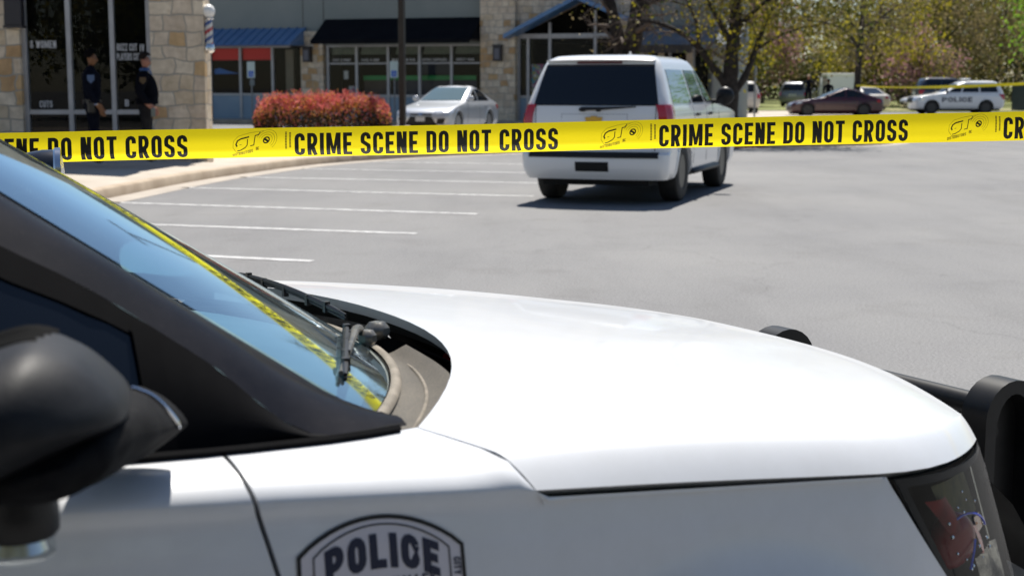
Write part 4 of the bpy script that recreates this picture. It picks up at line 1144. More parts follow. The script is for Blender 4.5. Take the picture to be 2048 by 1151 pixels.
for s in (-1, 1):
    mb = MB()
    def fp(a, k):
        p = skin_pt(a, k)
        if a > .0:                                         # stretch rows to the headlight border
            t = a / .27; a2 = t * max(.1, hl_a(p[2])) if k >= NQ else a
            a2 = min(a2, .62); p = (a2, side_b(a2, p[2]) if k >= NQ else p[1], p[2])
        # the shut line to the door leans: lower rows reach further forward
        if a < -.387:
            sh = (1.12 - p[2]) * .30 if p[2] > .7 else .126
            p = (p[0] + sh * (-.387 - a) / .275 * .85, p[1], p[2])
        return (p[0], s * p[1], p[2])
    mb.grid(fp, AF_, KR, keep=keep_f)
    # shut line return
    e = [fp(AF_[0], k) for k in KR]; n = len(e); mb.add(e + [(p[0] + .002, p[1] * .96, p[2] - .004) for p in e], [(i, i + 1, n + i + 1, n + i) for i in range(n - 1)])
    fd = mb.build('fender', M['fg_paint'], PS, smooth=60)
    mb = MB()
    def dp(a, k, a0=-1.66, a1=-.6705):
        p = skin_pt(a, k); t = (a - a0) / (a1 - a0)
        sh = ((1.12 - p[2]) * .30 if p[2] > .7 else .126) * .85
        return (p[0] + sh * max(0, t) ** 2, s * p[1], p[2])
    mb.grid(dp, lin(-1.66, -.6705, 30), KR)
    e = [dp(-.6705, k) for k in KR]; n = len(e); mb.add(e + [(p[0] - .002, p[1] * .96, p[2] - .004) for p in e], [(i, i + 1, n + i + 1, n + i) for i in range(n - 1)])
    dr = mb.build('front_door', M['fg_paint'], PS, smooth=60)
    mb = MB(); hb = -1.5; mb.box(hb, hb + .2, s * .985 - .03, s * .985 + .03, .98, 1.01, bev=.012); mb.build('door_handle', M['black_plastic'], dr, smooth=0)
    mb = MB(); mb.grid(lambda a, k: (a, s * skin_pt(a, k)[1], skin_pt(a, k)[2]), lin(-2.62, -1.668, 12), KR, keep=keep_r); mb.build('rear_door', M['fg_paint'], PS, smooth=60)
    mb = MB(); mb.grid(lambda a, k: (a, s * (skin_pt(a, k)[1] - .12 * smooth01((-a - 3.5) / .5)), skin_pt(a, k)[2]), lin(-3.9, -2.628, 30), KR, keep=keep_r); mb.build('rear_quarter', M['fg_paint'], PS, smooth=60)
    for (a, n_) in ((-.668, 1), (-1.664, 0), (-2.624, 0)):
        mb = MB(); mb.grid(lambda q, k: (a + q + ((((1.12 - skin_pt(a, k)[2]) * .30 if skin_pt(a, k)[2] > .7 else .126) * .85) if n_ else 0), s * (skin_pt(a, k)[1] * .965 + .012), skin_pt(a, k)[2] - .006), [-.03, .03], KR)
        mb.build('panel_gap', M['seal'], PS, smooth=0)
    mb = MB(); mb.grid(lambda a, k: (a, s * (bo(a) - .018 - .01 * k), cl(a) - .02 + .035 * k), lin(-.40, .62, 20), [0, 1])
    mb.build('panel_gap', M['seal'], PS, smooth=0)
    mb = MB(); mb.box(-2.4, -.45, s * .95 - .06, s * .95 + .06, .26, .36, bev=.02); mb.build('sill_trim', M['black_plastic'], PS, smooth=40)
# wheels
for ax in (0, -2.865):
    for s in (1, -1):
        tb, rb_ = MB(), MB(); make_wheel(tb, rb_, ax, s * .965, .375, .25, s, 5, .6); to = tb.build('wheel', M['tyre'], PS); rb_.build('rim', M['rim_dark'], to)
mb = MB(); mb.box(-3.7, .62, -.70, .70, .22, .80); mb.box(-3.75, -.60, -.84, .84, .42, .78); mb.build('underbody', M['under'], PS, smooth=0)

M['trim_black'] = noisy('trim_black', (.003, .003, .004), (.005, .005, .006), 20, .7, spec=.06)
M['mirror_matte'] = noisy('mirror_base_plastic', (.006, .006, .007), (.011, .011, .012), 60, .8, bmp=.12, bd=.002, spec=.10)
M['mirror_plastic'] = noisy('mirror_plastic', (.009, .010, .013), (.014, .015, .018), 60, .55, bmp=.12, bd=.002, spec=.25)
# windshield, pillars, roof
def G(s_, t, off=0):
    base = Vector((-.17 - .23 * t * t, .68 * t, 1.085 + .005 * t * t)); top = Vector((-1.03 - .10 * t * t, .55 * t, 1.615 - .015 * t * t))
    p = base.lerp(top, s_); nrm = Vector((.55, .12 * t, .80))
    return tuple(p + nrm * (.003 * math.sin(math.pi * s_) * (1 - t ** 4) + off))
_g = M['ws_glass']; _o = [n for n in _g.node_tree.nodes if n.type == 'OUTPUT_MATERIAL'][0]; _src = _o.inputs[0].links[0].from_socket
[n for n in _g.node_tree.nodes if n.type == 'BSDF_GLOSSY'][0].inputs[0].default_value = (.78, .93, 1.0, 1)
_d = N(_g, 'ShaderNodeBsdfDiffuse'); _d.inputs[0].default_value = (.50, .58, .60, 1); _m = N(_g, 'ShaderNodeMixShader')
_v = coords(_g); LK(_g, ramp(_g, noise(_g, _v, 5, 6), [(.3, (.015, .015, .015)), (.75, (.045, .045, .045))]), _m.inputs[0]); LK(_g, _src, _m.inputs[1]); LK(_g, _d.outputs[0], _m.inputs[2]); LK(_g, _m.outputs[0], _o.inputs[0])
mb = MB(); mb.grid(lambda a, b: G(a, b), lin(0, 1, 17), lin(-1, 1, 25)); mb.build('windshield', M['ws_glass'], PS, smooth=80)
mb = MB()   # black frit band along the glass edge, seen through it
for s in (-1, 1):
    E = [(-.395, .785, 1.10), (-.53, .83, 1.112), (-.664, .800, 1.213), (-.797, .752, 1.308), (-.88, .74, 1.355), (-1.23, .645, 1.60)]
    ef = [pchip([0, .12, .28, .45, .56, 1], [p[d] for p in E]) for d in range(3)]
    def pil(x, q):
        A = Vector(G(x, s)); A.z -= .003; B = Vector((ef[0](x), s * ef[1](x), ef[2](x)))
        p = A.lerp(B, q); bow = .016 * math.sin(math.pi * q)
        return tuple(p + Vector((.3, s * .6, .7)) * bow)
    mb = MB(); mb.grid(pil, lin(0, 1, 24), lin(0, 1, 8)); mb.build('a_pillar', M['dusty'], PS, smooth=60)
    # upper side: quarter triangle, door frame and glass
    def rail(a):
        if a > -1.23:
            lo, hi = 0., 1.
            for _ in range(30):
                md = (lo + hi) / 2
                if ef[0](md) > a: lo = md
                else: hi = md
            return ef[1](lo), ef[2](lo)
        t = (a + 1.23) / -2.4
        return .645 - .03 * t, 1.60 + .05 * math.sin(min(1, t * 1.5) * math.pi / 2) - .05 * max(0, t - .5) * 2
    def up(a, q, off=0):
        b0, c0 = topc(a); b0 -= .012; c0 += .004
        b1, c1 = rail(a); c1 = max(c1, c0 + .002)
        return (a, s * (b0 + (b1 - b0) * q + off + .02 * math.sin(math.pi * q) * (.3 + .7 * smooth01((-.62 - a) / .9))), c0 + (c1 - c0) * q)
    mb = MB(); mb.grid(lambda a, q: up(a, q), lin(-.72, -.40, 12), lin(0, 1, 8)); mb.build('quarter_trim', M['trim_black'], PS, smooth=60)
    mb = MB(); mb.grid(lambda a, q: up(a, q * .985 + .008, -.004), lin(-1.60, -.725, 14), lin(0, .90, 8)); mb.build('front_door_window', M['car_glass'], PS, smooth=60)
    mb = MB(); mb.grid(lambda a, q: up(a, q), lin(-1.68, -.72, 20), lin(.84, 1.0, 4)); mb.grid(lambda a, q: up(a, q), lin(-1.74, -1.58, 4), lin(0, 1, 8)); mb.grid(lambda a, q: up(a, q, .004), lin(-.745, -.715, 3), lin(0, .95, 6)); mb.build('window_frame', M['trim_black'], PS, smooth=60)
    mb = MB(); mb.grid(lambda a, q: up(a, q), lin(-2.6, -1.74, 10), lin(0, 1, 8)); mb.build('rear_door_window', M['car_glass'], PS, smooth=60)
    mb = MB(); mb.grid(lambda a, q: up(a, q, .003), lin(-2.72, -2.6, 3), lin(0, 1, 6)); mb.grid(lambda a, q: up(a, q, .003), lin(-3.7, -3.45, 4), lin(0, 1, 6)); mb.build('body_pillar', M['fg_paint'], PS, smooth=60)
    mb = MB(); mb.grid(lambda a, q: up(a, q), lin(-3.45, -2.72, 8), lin(0, 1, 8)); mb.build('rear_quarter_window', M['car_glass'], PS, smooth=60)
    mb = MB(); mb.tube([(topc(a)[0] and (a, s * (topc(a)[0] + .004), topc(a)[1] + .004)) for a in lin(-1.66, -.42, 24)], .006, 6); mb.build('belt_moulding', M['trim_black'], PS)
mb = MB()
def roof_pt(a, t):
    if a >= -1.13: pass
    b1, c1 = rail(min(a, -1.23)); y = b1 * t
    return (a if a < -1.14 else -1.03 - .10 * t * t, y if a < -1.14 else .55 * t * (1.0), (c1 + (.02 + .065 * smooth01((-a - 1.2) / .6)) * (1 - abs(t) ** 2.6)) if a < -1.14 else 1.615 - .015 * t * t)
mb.grid(roof_pt, [-1.03] + lin(-1.23, -3.6, 16), lin(-1, 1, 19)); mb.build('roof', M['fg_paint'], PS, smooth=60)
mb = MB()
def tail(v_, t):
    cc = [(.28, -3.78, .88), (.45, -3.93, .93), (.75, -3.98, .95), (1.15, -3.95, .90), (1.22, -3.93, .86), (1.62, -3.60, .62)]
    f_ = [pchip(range(6), [q[d] for q in cc]) for d in range(3)]
    return (f_[1](v_) + .06 * t * t, f_[2](v_) * t, f_[0](v_))
mb.grid(tail, lin(0, 4.2, 14), lin(-1, 1, 15)); mb.build('tailgate', M['fg_paint'], PS, smooth=60)
mb = MB(); mb.grid(tail, lin(4.2, 5, 6), lin(-1, 1, 15)); mb.build('rear_window', M['car_glass'], PS, smooth=60)
for s in (-1, 1):
    mb = MB(); mb.grid(lambda v_, t: (tail(v_, s * t)[0] - .02, tail(v_, s * t)[1] + s * .012, tail(v_, s * t)[2]), lin(2.6, 3.6, 5), [.84, .9, .96, 1.0]); mb.build('tail_light', M['red_lens'], PS, smooth=60)

# interior seen through the glass
M['dash'] = noisy('dashboard_grey', (.20, .21, .22), (.26, .27, .28), 6, .7)
mb = MB(); mb.grid(lambda a, t: (-.20 - .23 * t * t - a * .55, .66 * t, 1.075 - .02 * a + .035 * math.sin(a * math.pi) - .12 * smooth01((a - .8) / .2)), lin(0, 1, 14), lin(-1, 1, 15)); mb.build('dashboard', M['dash'], PS, smooth=60)
mb = MB(); st_ = [(-.92 + .17 * math.sin(q) * -.42, .38 + .185 * math.cos(q), 1.03 + .185 * math.sin(q) * .91) for q in lin(0, 2 * math.pi, 33)]; mb.tube(st_, .016, 8); mb.ball((-.90, .38, 1.02), (.04, .07, .07)); mb.box(-.92, -.89, .20, .56, 1.01, 1.04); mb.build('steering_wheel', M['black_plastic'], PS)
M['seat'] = noisy('dark_seat_cloth', (.012, .012, .014), (.02, .02, .022), 20, .9)
for y in (.38, -.38):
    mb = MB(); mb.box(-1.75, -1.2, y - .26, y + .26, .45, .75, bev=.06); mb.extr([(-1.80, y - .25, .75), (-1.62, y - .25, .75), (-1.85, y - .25, 1.35), (-1.97, y - .25, 1.35)], (0, .5, 0)); mb.box(-1.97, -1.86, y - .13, y + .13, 1.36, 1.54, bev=.03); mb.build('seat', M['seat'], PS, smooth=40)
mb = MB(); mb.box(-2.15, -2.1, -.75, .75, .5, 1.62); mb.build('partition', M['seat'], PS, smooth=0)
mb = MB(); mb.grid(lambda a, t: (a, .60 * t, 1.615 - .02 * t * t), lin(-2.1, -1.02, 6), lin(-1, 1, 7)); mb.build('headliner', mat('headliner_grey', (.16, .16, .15), .9), PS, smooth=60)

# cowl under the wipers: dusty panel on the near side, deep dark well under the rest of the hood edge
def cowl(q, t, well):
    ag = G(0, t); tgt = hood_pt(.02, .80 * t)
    tuck = .05 if well else .010
    B_ = Vector((tgt[0] + tuck, tgt[1], tgt[2] - (.055 if well else .016)))
    p = Vector(ag).lerp(B_, q if well else q * (1 - .50 * smooth01((t + .97) / .72)))
    if well: dz = -.045 * math.sin(math.pi * q) - .012
    else: dz = -.016 * math.sin(math.pi * q) * (1 - .6 * q) + .002
    return (p.x, p.y, p.z + dz - .003)
for t0, t1 in ((-1, -.27), (.80, 1)):
    mb = MB(); mb.grid(lambda q, t: cowl(q, t, False), lin(0.02, 1, 40), lin(t0, t1, 21)); cp_ = mb.build('cowl_panel', M['cowl'], PS, smooth=60)
    if t0 < 0:
        mb = MB(); mb.tube([tuple(Vector(cowl(.56 + .10 * (t + .6), t, False)) + Vector((0, 0, -.0005))) for t in lin(-.975, -.42, 18)], [.0008, .002] + [.0030] * 14 + [.002, .0008], 8); mb.build('cowl_ridge', M['cowl_lip'], cp_)
mb = MB(); mb.grid(lambda q, t: cowl(q, t, True), lin(0.02, 1, 22), lin(-.97, .81, 41)); mb.build('cowl_well', M['trim_black'], PS, smooth=60)
mb = MB(); mb.grid(lambda q, k: tuple(Vector(cowl(q, -.27, True)).lerp(Vector(cowl(q, -.27, False)), k)), lin(.02, 1, 22), [0, .5, 1]); mb.build('cowl_step', M['trim_black'], PS, smooth=60)
mb = MB()
rows_ = [(.0, .002), (.003, .005), (.008, .0055), (.013, .003), (.015, -.003)]
mb.grid(lambda k, t: (G(0, t)[0] + rows_[k][0] * (1 + .1 * abs(t)) + .003, G(0, t)[1] + rows_[k][0] * .35 * t, G(0, t)[2] + rows_[k][1]), range(5), lin(-.99, .99, 41)); mb.build('cowl_lip', M['cowl_lip'], PS, smooth=60)
mb = MB()
mb.grid(lambda q, t: ((hood_pt(0, .8 * t)[0] + .012 + .05 * q), hood_pt(0, .8 * t)[1], hood_pt(0, .8 * t)[2] - .016 - .04 * q), [0, .5, 1], lin(-.95, .80, 41)); mb.build('hood_seal_shade', M['seal'], PS, smooth=60)  # black strip: the seal plus the shade under the hood edge, put into colour
# wipers
def wiper(name, piv, base, tip, sgn):
    w_ = MB()
    piv, base, tip = Vector(piv), Vector(base), Vector(tip)
    mid = piv.lerp((base + tip) / 2, .55) + Vector((0, 0, .02))
    d = (tip - base)
    w_.tube([piv, piv + Vector((0, 0, .015)), mid, base.lerp(tip, .5) + Vector((0, 0, .018))], [.010, .008, .006, .005], 8)
    w_.ball(piv + Vector((0, 0, .008)), (.014, .012, .010), 12, 8)
    arc = [base + d * q + Vector((0, 0, .008 + .010 * math.sin(math.pi * q))) for q in lin(0, 1, 11)]
    w_.tube(arc, [.003] + [.005] * 9 + [.003], 6)
    w_.tube([p + Vector((0, 0, -.007)) for p in arc], .003, 6)
    for q in (.15, .3, .5, .7, .85):
        c_ = base + d * q; w_.box(c_.x - .005, c_.x + .005, c_.y - .006, c_.y + .006, c_.z, c_.z + .020)
    return w_.build(name, M['black_plastic'], PS)
wiper('wiper', (-.200, -.16, 1.104), (-.233, -.19, 1.124), (-.404, -.60, 1.127), -1)
wiper('wiper', (-.185, .50, 1.10), (-.19, -.08, 1.122), (-.205, .50, 1.133), 1)
M['wiper_metal'] = noisy('weathered_wiper_metal', (.10, .10, .095), (.22, .21, .19), 30, .35, metal=.5)
mb = MB(); mb.box(-.215, -.185, -.215, -.185, 1.095, 1.122, bev=.008, rot=.5); mb.build('wiper_pivot_cover', M['wiper_metal'], PS, smooth=40)
mb = MB(); mb.box(-.180, -.140, -.170, -.130, 1.095, 1.126, bev=.010, rot=.5); mb.build('wiper_pivot_cover', M['wiper_metal'], PS, smooth=40)
mb = MB(); mb.tube([(-.205, -.18, 1.122), (-.246, -.26, 1.136), (-.318, -.41, 1.140), (-.404, -.585, 1.134)], [.007, .007, .006, .004], 8); mb.build('wiper_arm', M['wiper_metal'], PS)

# headlight: clear cover over a dark bowl with lamps
def hl_pt(u, v_, off=0, s=-1):
    """u 0..1 from rear border round the corner, v 0..1 top to bottom"""
    d = .014 + .27 * v_
    a0 = hl_a(cl(.3) - d) + .008
    a1 = .655 + .42 * v_ * .27 / .27 * .27
    a = a0 + (a1 - a0) * u
    aa = min(a, .66) if v_ == 0 else a - .30 * v_ * u * .27
    b = bo(min(aa, .74)) + .004 + .026 * v_ - .0 * u
    c = cl(min(a, .6)) - d
    n_ = Vector((smooth01(u) * .9, 1 - .75 * u, .1)); n_.normalize()
    p = Vector((a, b, c)) + n_ * off
    return (p.x, s * p.y, p.z)
for s in (-1, 1):
    mb = MB(); mb.grid(lambda u, v_: hl_pt(u, v_, 0, s), lin(0, 1, 16), lin(0, 1, 12)); hlo = mb.build('headlight', M['clear_lens'], PS, smooth=80)
    mb = MB(); mb.grid(lambda u, v_: hl_pt(u, v_, -.055 * min(1, 6 * min(u + .02, 1 - u + .02, v_ + .02, 1.02 - v_)), s), lin(0, 1, 16), lin(0, 1, 12)); mb.build('lamp_bowl', noisy('smoked_lamp_bowl', (.004, .005, .005), (.010, .011, .008), 8, .5, spec=.06), hlo, smooth=60)
    mb = MB(); mb.grid(lambda u, v_: hl_pt(u, v_, -.003, s), lin(.0, .055, 2), lin(0, 1, 12)); mb.grid(lambda u, v_: hl_pt(u, v_, -.003, s), lin(0, 1, 14), lin(0, .05, 2)); mb.build('lamp_seal', M['seal'], hlo, smooth=60)
    H = lambda u, v_, off: hl_pt(u, v_, off, s)
    mb = MB(); mb.grid(lambda u, v_: H(.34 + .50 * u + .06 * v_, .10 + .30 * v_, -.030), lin(0, 1, 8), lin(0, 1, 6)); mb.build('olive_reflector', noisy('olive_reflector_face', (.025, .030, .006), (.09, .085, .02), 22, .5, spec=.1), hlo, smooth=60)
    mb = MB(); mb.grid(lambda u, v_: H(.20 + .22 * u + .12 * v_, .17 + .22 * v_, -.024 + .008 * math.sin(math.pi * u)), lin(0, 1, 7), lin(0, 1, 7)); mb.build('dim_red_reflector', noisy('dim_red_lens', (.10, .006, .006), (.24, .012, .010), 16, .5, spec=.1), hlo, smooth=60)
    mb = MB(); mb.ball(H(.42, .46, -.036), (.046, .024, .046), 20, 14); mb.build('red_projector', mat('deep_red_projector', (.20, .003, .006), .3, spec=.2, coat=.25), hlo)
    mb = MB(); c0_ = Vector(H(.42, .46, -.016)); mb.tube([tuple(c0_ + Vector((.046 * math.cos(q), s * .006 * math.sin(q), .046 * math.sin(q)))) for q in lin(.5, 2.6, 14)], .0018, 6); mb.build('blue_ring', mat('blue_ring_lens', (.05, .07, .55), .1, coat=1), hlo)
    mb = MB(); mb.grid(lambda u, v_: H(.575 + .055 * u * math.sin(math.pi * (.15 + .8 * v_)) + .05 * v_, .40 + .22 * v_, -.012), lin(0, 1, 5), lin(0, 1, 9)); mb.build('red_reflector', mat('bright_red_lens', (.75, .008, .012), .15, coat=1), hlo, smooth=60)
    mb = MB(); mb.grid(lambda u, v_: H(.66 + .11 * u, .37 + .10 * v_, -.016), lin(0, 1, 5), lin(0, 1, 5)); mb.build('amber_marker', mat('amber_marker_lens', (.65, .20, .012), .2, coat=1), hlo, smooth=60)
    mb = MB(); mb.tube([H(.30, .62, -.006), H(.40, .52, -.003), H(.47, .46, -.004)], .0020, 6); mb.build('blue_trim', mat('blue_trim_lens', (.03, .10, .75), .08, coat=1), hlo)
    mb = MB(); mb.grid(lambda u, v_: H(.80 + .025 * u, .06 + .52 * v_, -.014), lin(0, 1, 3), lin(0, 1, 9)); mb.build('bezel', noisy('gold_green_bezel', (.14, .17, .05), (.34, .26, .12), 14, .25, coat=.5), hlo, smooth=60)
    chr_ = noisy('worn_chrome', (.25, .25, .24), (.65, .63, .56), 40, .15, metal=.9)
    for k in range(8):
        mb = MB(); u0 = .50 + .045 * k; mb.grid(lambda u, v_: H(u0 + .030 * u, .60 + .40 * v_, -.016 + .010 * u), [0, 1], lin(0, 1, 5)); mb.build('reflector_facet', chr_, hlo, smooth=0)
    rnd = random.Random(5)
    for k in range(18):
        mb = MB(); mb.ball(H(rnd.uniform(.24, .74), rnd.uniform(.16, .66), -.010), (rnd.uniform(.0020, .0036),) * 3, 6, 4); mb.build('chrome_glint', M['chrome'], hlo)  # scattered chrome balls stand in for glints inside the lamp
# front face below the hood: grille and bumper
mb = MB()
def front_pt(c, t):
    k = (1.0 - c)
    a = .80 - .19 * abs(t) ** 3 + .16 * smooth01(k / .3) - .05 * smooth01((k - .45) / .25)
    return (a, t * (.70 + .24 * smooth01(k / .25)), c)
mb.grid(lambda c, t: front_pt(c, t), lin(.66, .28, 9), lin(-1, 1, 25)); mb.build('front_bumper', M['fg_paint'], PS, smooth=60)
mb = MB(); mb.grid(lambda c, t: front_pt(c, t), lin(.955, .66, 8), lin(-.72, .72, 19)); mb.build('grille', M['black_plastic'], PS, smooth=60)
# push bar
def upright(y):
    u_ = MB()
    o = [(1.076, .28)] + [(1.076, .835)] + [(1.158 - .082 * math.cos(q), .855 + .080 * math.sin(q)) for q in lin(0, math.pi, 13)] + [(1.240, .835), (1.240, .28)]
    n = len(o)
    I = [(1.158 + (x - 1.158) * .64, z - .028 if z > .8 else z) for x, z in o]
    for yy, outl, inn in ((y - .034, o, I), (y + .034, o, I)):
        u_.add([(x, yy, z) for x, z in outl] + [(x, yy, z) for x, z in inn], [(i, i + 1, n + i + 1, n + i) for i in range(n - 1)])
    u_.add([(x, y - .034, z) for x, z in o] + [(x, y + .034, z) for x, z in o], [(i, i + 1, n + i + 1, n + i) for i in range(n - 1)])
    u_.add([(x, y - .034, z) for x, z in I] + [(x, y + .034, z) for x, z in I], [(i, i + 1, n + i + 1, n + i) for i in range(n - 1)])
    u_.add([(x, y + .01, z) for x, z in I], [tuple(range(n))])
    return u_
mb = MB(); mb.tube([(1.13, -.36, .872), (1.13, .36, .872)], .026, 14); mb.tube([(1.135, -.36, .822), (1.135, .36, .822)], .016, 10); mb.tube([(1.12, -.36, .55), (1.12, .36, .55)], .03, 12); mb.box(.80, 1.1, -.36, -.33, .30, .40); mb.box(.80, 1.1, .33, .36, .30, .40)
pb = mb.build('push_bar', M['black_plastic'], PS, smooth=60)
for y in (-.36, .36): upright(y).build('upright', M['black_plastic'], pb, smooth=50)
# far side spotlight
mb = MB(); mb.lathe([(.0, -.075), (.035, -.07), (.058, -.045), (.066, .0), (.066, .03)], 24, 'x', (0, 0, 0)); sp = mb.build('spotlight', mat('spot_black', (.012, .013, .018), .22, coat=.6), PS)
mb = MB(); mb.lathe([(.067, .03), (.072, .035), (.072, .05), (.063, .052)], 24, 'x', (0, 0, 0)); mb.build('chrome_ring', M['chrome'], sp)
mb = MB(); mb.lathe([(.063, .046), (.04, .056), (.0, .06)], 24, 'x', (0, 0, 0)); mb.build('lens', M['lamp_white'], sp)
sp.scale = (.76, .76, .76); sp.location = (-.525, .835, 1.345); sp.rotation_euler = (0, 0, R(-12))
mb = MB(); mb.tube([(-.02, 0, -.05), (-.05, -.06, -.12), (-.08, -.10, -.14)], .014, 8); mb.build('bracket', M['black_plastic'], sp)

# door mirror (both sides)
def loft(mb, secs, n=22, pw=2.6):
    """secs: (b, a, c, ha, hc) superellipse sections"""
    rings = []
    for b, a, c, ha, hc in secs:
        ring = []
        for k in range(n):
            q = 2 * math.pi * k / n; ce, se = math.cos(q), math.sin(q)
            ring.append((a + ha * math.copysign(abs(ce) ** (2 / pw), ce), b, c + hc * math.copysign(abs(se) ** (2 / pw), se)))
        rings.append(ring)
    fs = []
    for i in range(len(rings) - 1):
        for k in range(n): k2 = (k + 1) % n; fs.append((i * n + k, i * n + k2, (i + 1) * n + k2, (i + 1) * n + k))
    fs += [tuple(range(n - 1, -1, -1)), tuple((len(rings) - 1) * n + k for k in range(n))]
    mb.add([p for r_ in rings for p in r_], fs)
def dens(secs, n=24):
    ts = list(range(len(secs))); f_ = [pchip(ts, [q[d] for q in secs]) for d in range(5)]
    return [tuple(g(t) for g in f_) for t in lin(0, len(secs) - 1, n)]
def cpoly(P, k=3):
    """closed smooth outline through P"""
    n = len(P); out = []
    for i in range(n):
        p0, p1, p2, p3 = P[i - 1], P[i], P[(i + 1) % n], P[(i + 2) % n]
        for j in range(k):
            t = j / k; out.append(tuple(.5 * (2 * p1[d] + (p2[d] - p0[d]) * t + (2 * p0[d] - 5 * p1[d] + 4 * p2[d] - p3[d]) * t * t + (3 * p1[d] - p0[d] - 3 * p2[d] + p3[d]) * t ** 3) for d in (0, 1)))
    return out
def ploft(mb, st, s, n=16):
    """st: list of (b, outline) with equal point counts"""
    bs = [q[0] for q in st]; K_ = len(st[0][1]); rings = []
    for u in lin(0, len(st) - 1, n * (len(st) - 1) // 3 + 1):
        i = min(int(u), len(st) - 2); t = u - i
        t2 = t * t * (3 - 2 * t) * .35 + t * .65
        rings.append([(p[0] + (q[0] - p[0]) * t2, s * -(bs[i] + (bs[i + 1] - bs[i]) * t), p[1] + (q[1] - p[1]) * t2) for p, q in zip(st[i][1], st[i + 1][1])])
    fs = [(i * K_ + k, i * K_ + (k + 1) % K_, (i + 1) * K_ + (k + 1) % K_, (i + 1) * K_ + k) for i in range(len(rings) - 1) for k in range(K_)]
    fs += [tuple(range(K_ - 1, -1, -1)), tuple((len(rings) - 1) * K_ + k for k in range(K_))]
    mb.add([p for r_ in rings for p in r_], fs)
SHELL = [(-.826, 1.243), (-.829, 1.257), (-.841, 1.272), (-.862, 1.292), (-.884, 1.305), (-.907, 1.312), (-.932, 1.308), (-.965, 1.296), (-.990, 1.275), (-.990, 1.195), (-.975, 1.183), (-.947, 1.191), (-.902, 1.208), (-.856, 1.226), (-.832, 1.235)]
def sc(P, k, da=0, dc=0, c0=(-.93, 1.240)): return [(c0[0] + (a - c0[0]) * k + da, c0[1] + (c - c0[1]) * k + dc) for a, c in P]
def kb(b): return pchip([-1.285, -1.28, -1.262, -1.235, -1.18, -1.10, -1.04, -1.015, -1.008], [.05, .30, .66, .88, .99, 1.0, .93, .75, .3])(b)
def sec(b): return sc(SHELL, kb(b), .24 * (b + 1.1) if b < -1.1 else 0, .08 * (-1.1 - b) if b < -1.1 else 0)
SK = {-.885: [(-.722, 1.160), (-.735, 1.176), (-.750, 1.184), (-.768, 1.186), (-.81, 1.178), (-.815, 1.150), (-.80, 1.135), (-.775, 1.135), (-.752, 1.140), (-.728, 1.152)],
      -.95: [(-.730, 1.178), (-.748, 1.201), (-.768, 1.215), (-.789, 1.221), (-.85, 1.213), (-.86, 1.150), (-.842, 1.130), (-.798, 1.136), (-.768, 1.148), (-.736, 1.168)],
      -1.02: [(-.765, 1.190), (-.782, 1.215), (-.800, 1.228), (-.825, 1.230), (-.93, 1.205), (-.935, 1.160), (-.885, 1.142), (-.832, 1.155), (-.800, 1.170), (-.774, 1.182)],
      -1.10: [(-.800, 1.207), (-.806, 1.226), (-.826, 1.238), (-.86, 1.233), (-.985, 1.21), (-.985, 1.170), (-.93, 1.154), (-.872, 1.160), (-.834, 1.176), (-.808, 1.193)],
      -1.20: [(-.850, 1.224), (-.853, 1.240), (-.866, 1.247), (-.89, 1.243), (-.99, 1.22), (-.99, 1.192), (-.94, 1.182), (-.90, 1.186), (-.87, 1.199), (-.856, 1.212)]}
SKP = [(b, SK[b]) for b in sorted(SK, reverse=True)] + [(-1.245, sc(SK[-1.20], .72, -.006, 0, (-.935, 1.214))), (-1.262, sc(SK[-1.20], .3, -.008, 0, (-.935, 1.214)))]
for s in (-1, 1):
    mb = MB(); ploft(mb, [(-b if False else b, cpoly(sec(b))) for b in (-1.008, -1.013, -1.025, -1.04, -1.07, -1.10, -1.14, -1.18, -1.21, -1.235, -1.255, -1.27, -1.28, -1.284)], s, 6)
    mo = mb.build('door_mirror', M['mirror_plastic'], PS, smooth=50)
    mb = MB(); ploft(mb, [(b, cpoly(P)) for b, P in SKP], s, 12); mb.build('mirror_base', M['mirror_matte'], mo, smooth=50)
    q_ = cpoly([tuple(SK[-.95][k][d] * .30 + SK[-1.02][k][d] * .70 for d in (0, 1)) for k in range(10)], 6)
    mb = MB(); mb.tube([(-.83 + (a + .83) * 1.012, s * .999, 1.18 + (c - 1.18) * 1.03) for a, c in q_[-2:] + q_[:17]], .0024, 6); mb.build('chrome_seam', M['chrome'], mo)
    for k in range(4):
        b = -1.085 - .030 * k; P = sec(b); top = sorted((p for p in cpoly(P, 5) if p[1] > 1.275), key=lambda p: p[0]); tf = pchip([p[0] + 1e-6 * i for i, p in enumerate(top)], [p[1] for p in top])
        mb = MB(); mb.tube([(a - .012 * k, s * -(b - .008 * (a + .9) / .03), tf(a - .012 * k) + .0004) for a in lin(-.958, -.888, 9)], .0042, 6); mb.build('mirror_slot', M['seal'], mo)
    mb = MB(); O_ = [(a, c) for a, c in sc(SHELL, .86) if a < -.9]; mb.box(-.998, -.992, -1.22 if s < 0 else 1.03, -1.03 if s < 0 else 1.22, 1.20, 1.275); mb.build('mirror_glass', M['chrome'], mo, smooth=0)
    pc = (-.935, s * 1.10, 1.152)
    mb = MB(); mb.lathe([(.0, .02), (.036, .02), (.038, -.004), (.038, -.024), (.035, -.028), (0, -.028)], 24, c=pc); cm = mb.build('flashlight_pod', M['black_plastic'], mo, smooth=40)
    mb = MB(); mb.lathe([(.034, -.028), (.034, -.046), (.026, -.051), (0, -.051)], 24, c=pc); mb.build('pod_lens', M['clear_lens'], cm, smooth=40)
    mb = MB(); mb.lathe([(.024, -.030), (.028, -.042), (0, -.047)], 12, c=pc); mb.build('pod_led', M['lamp_white'], cm, smooth=40)

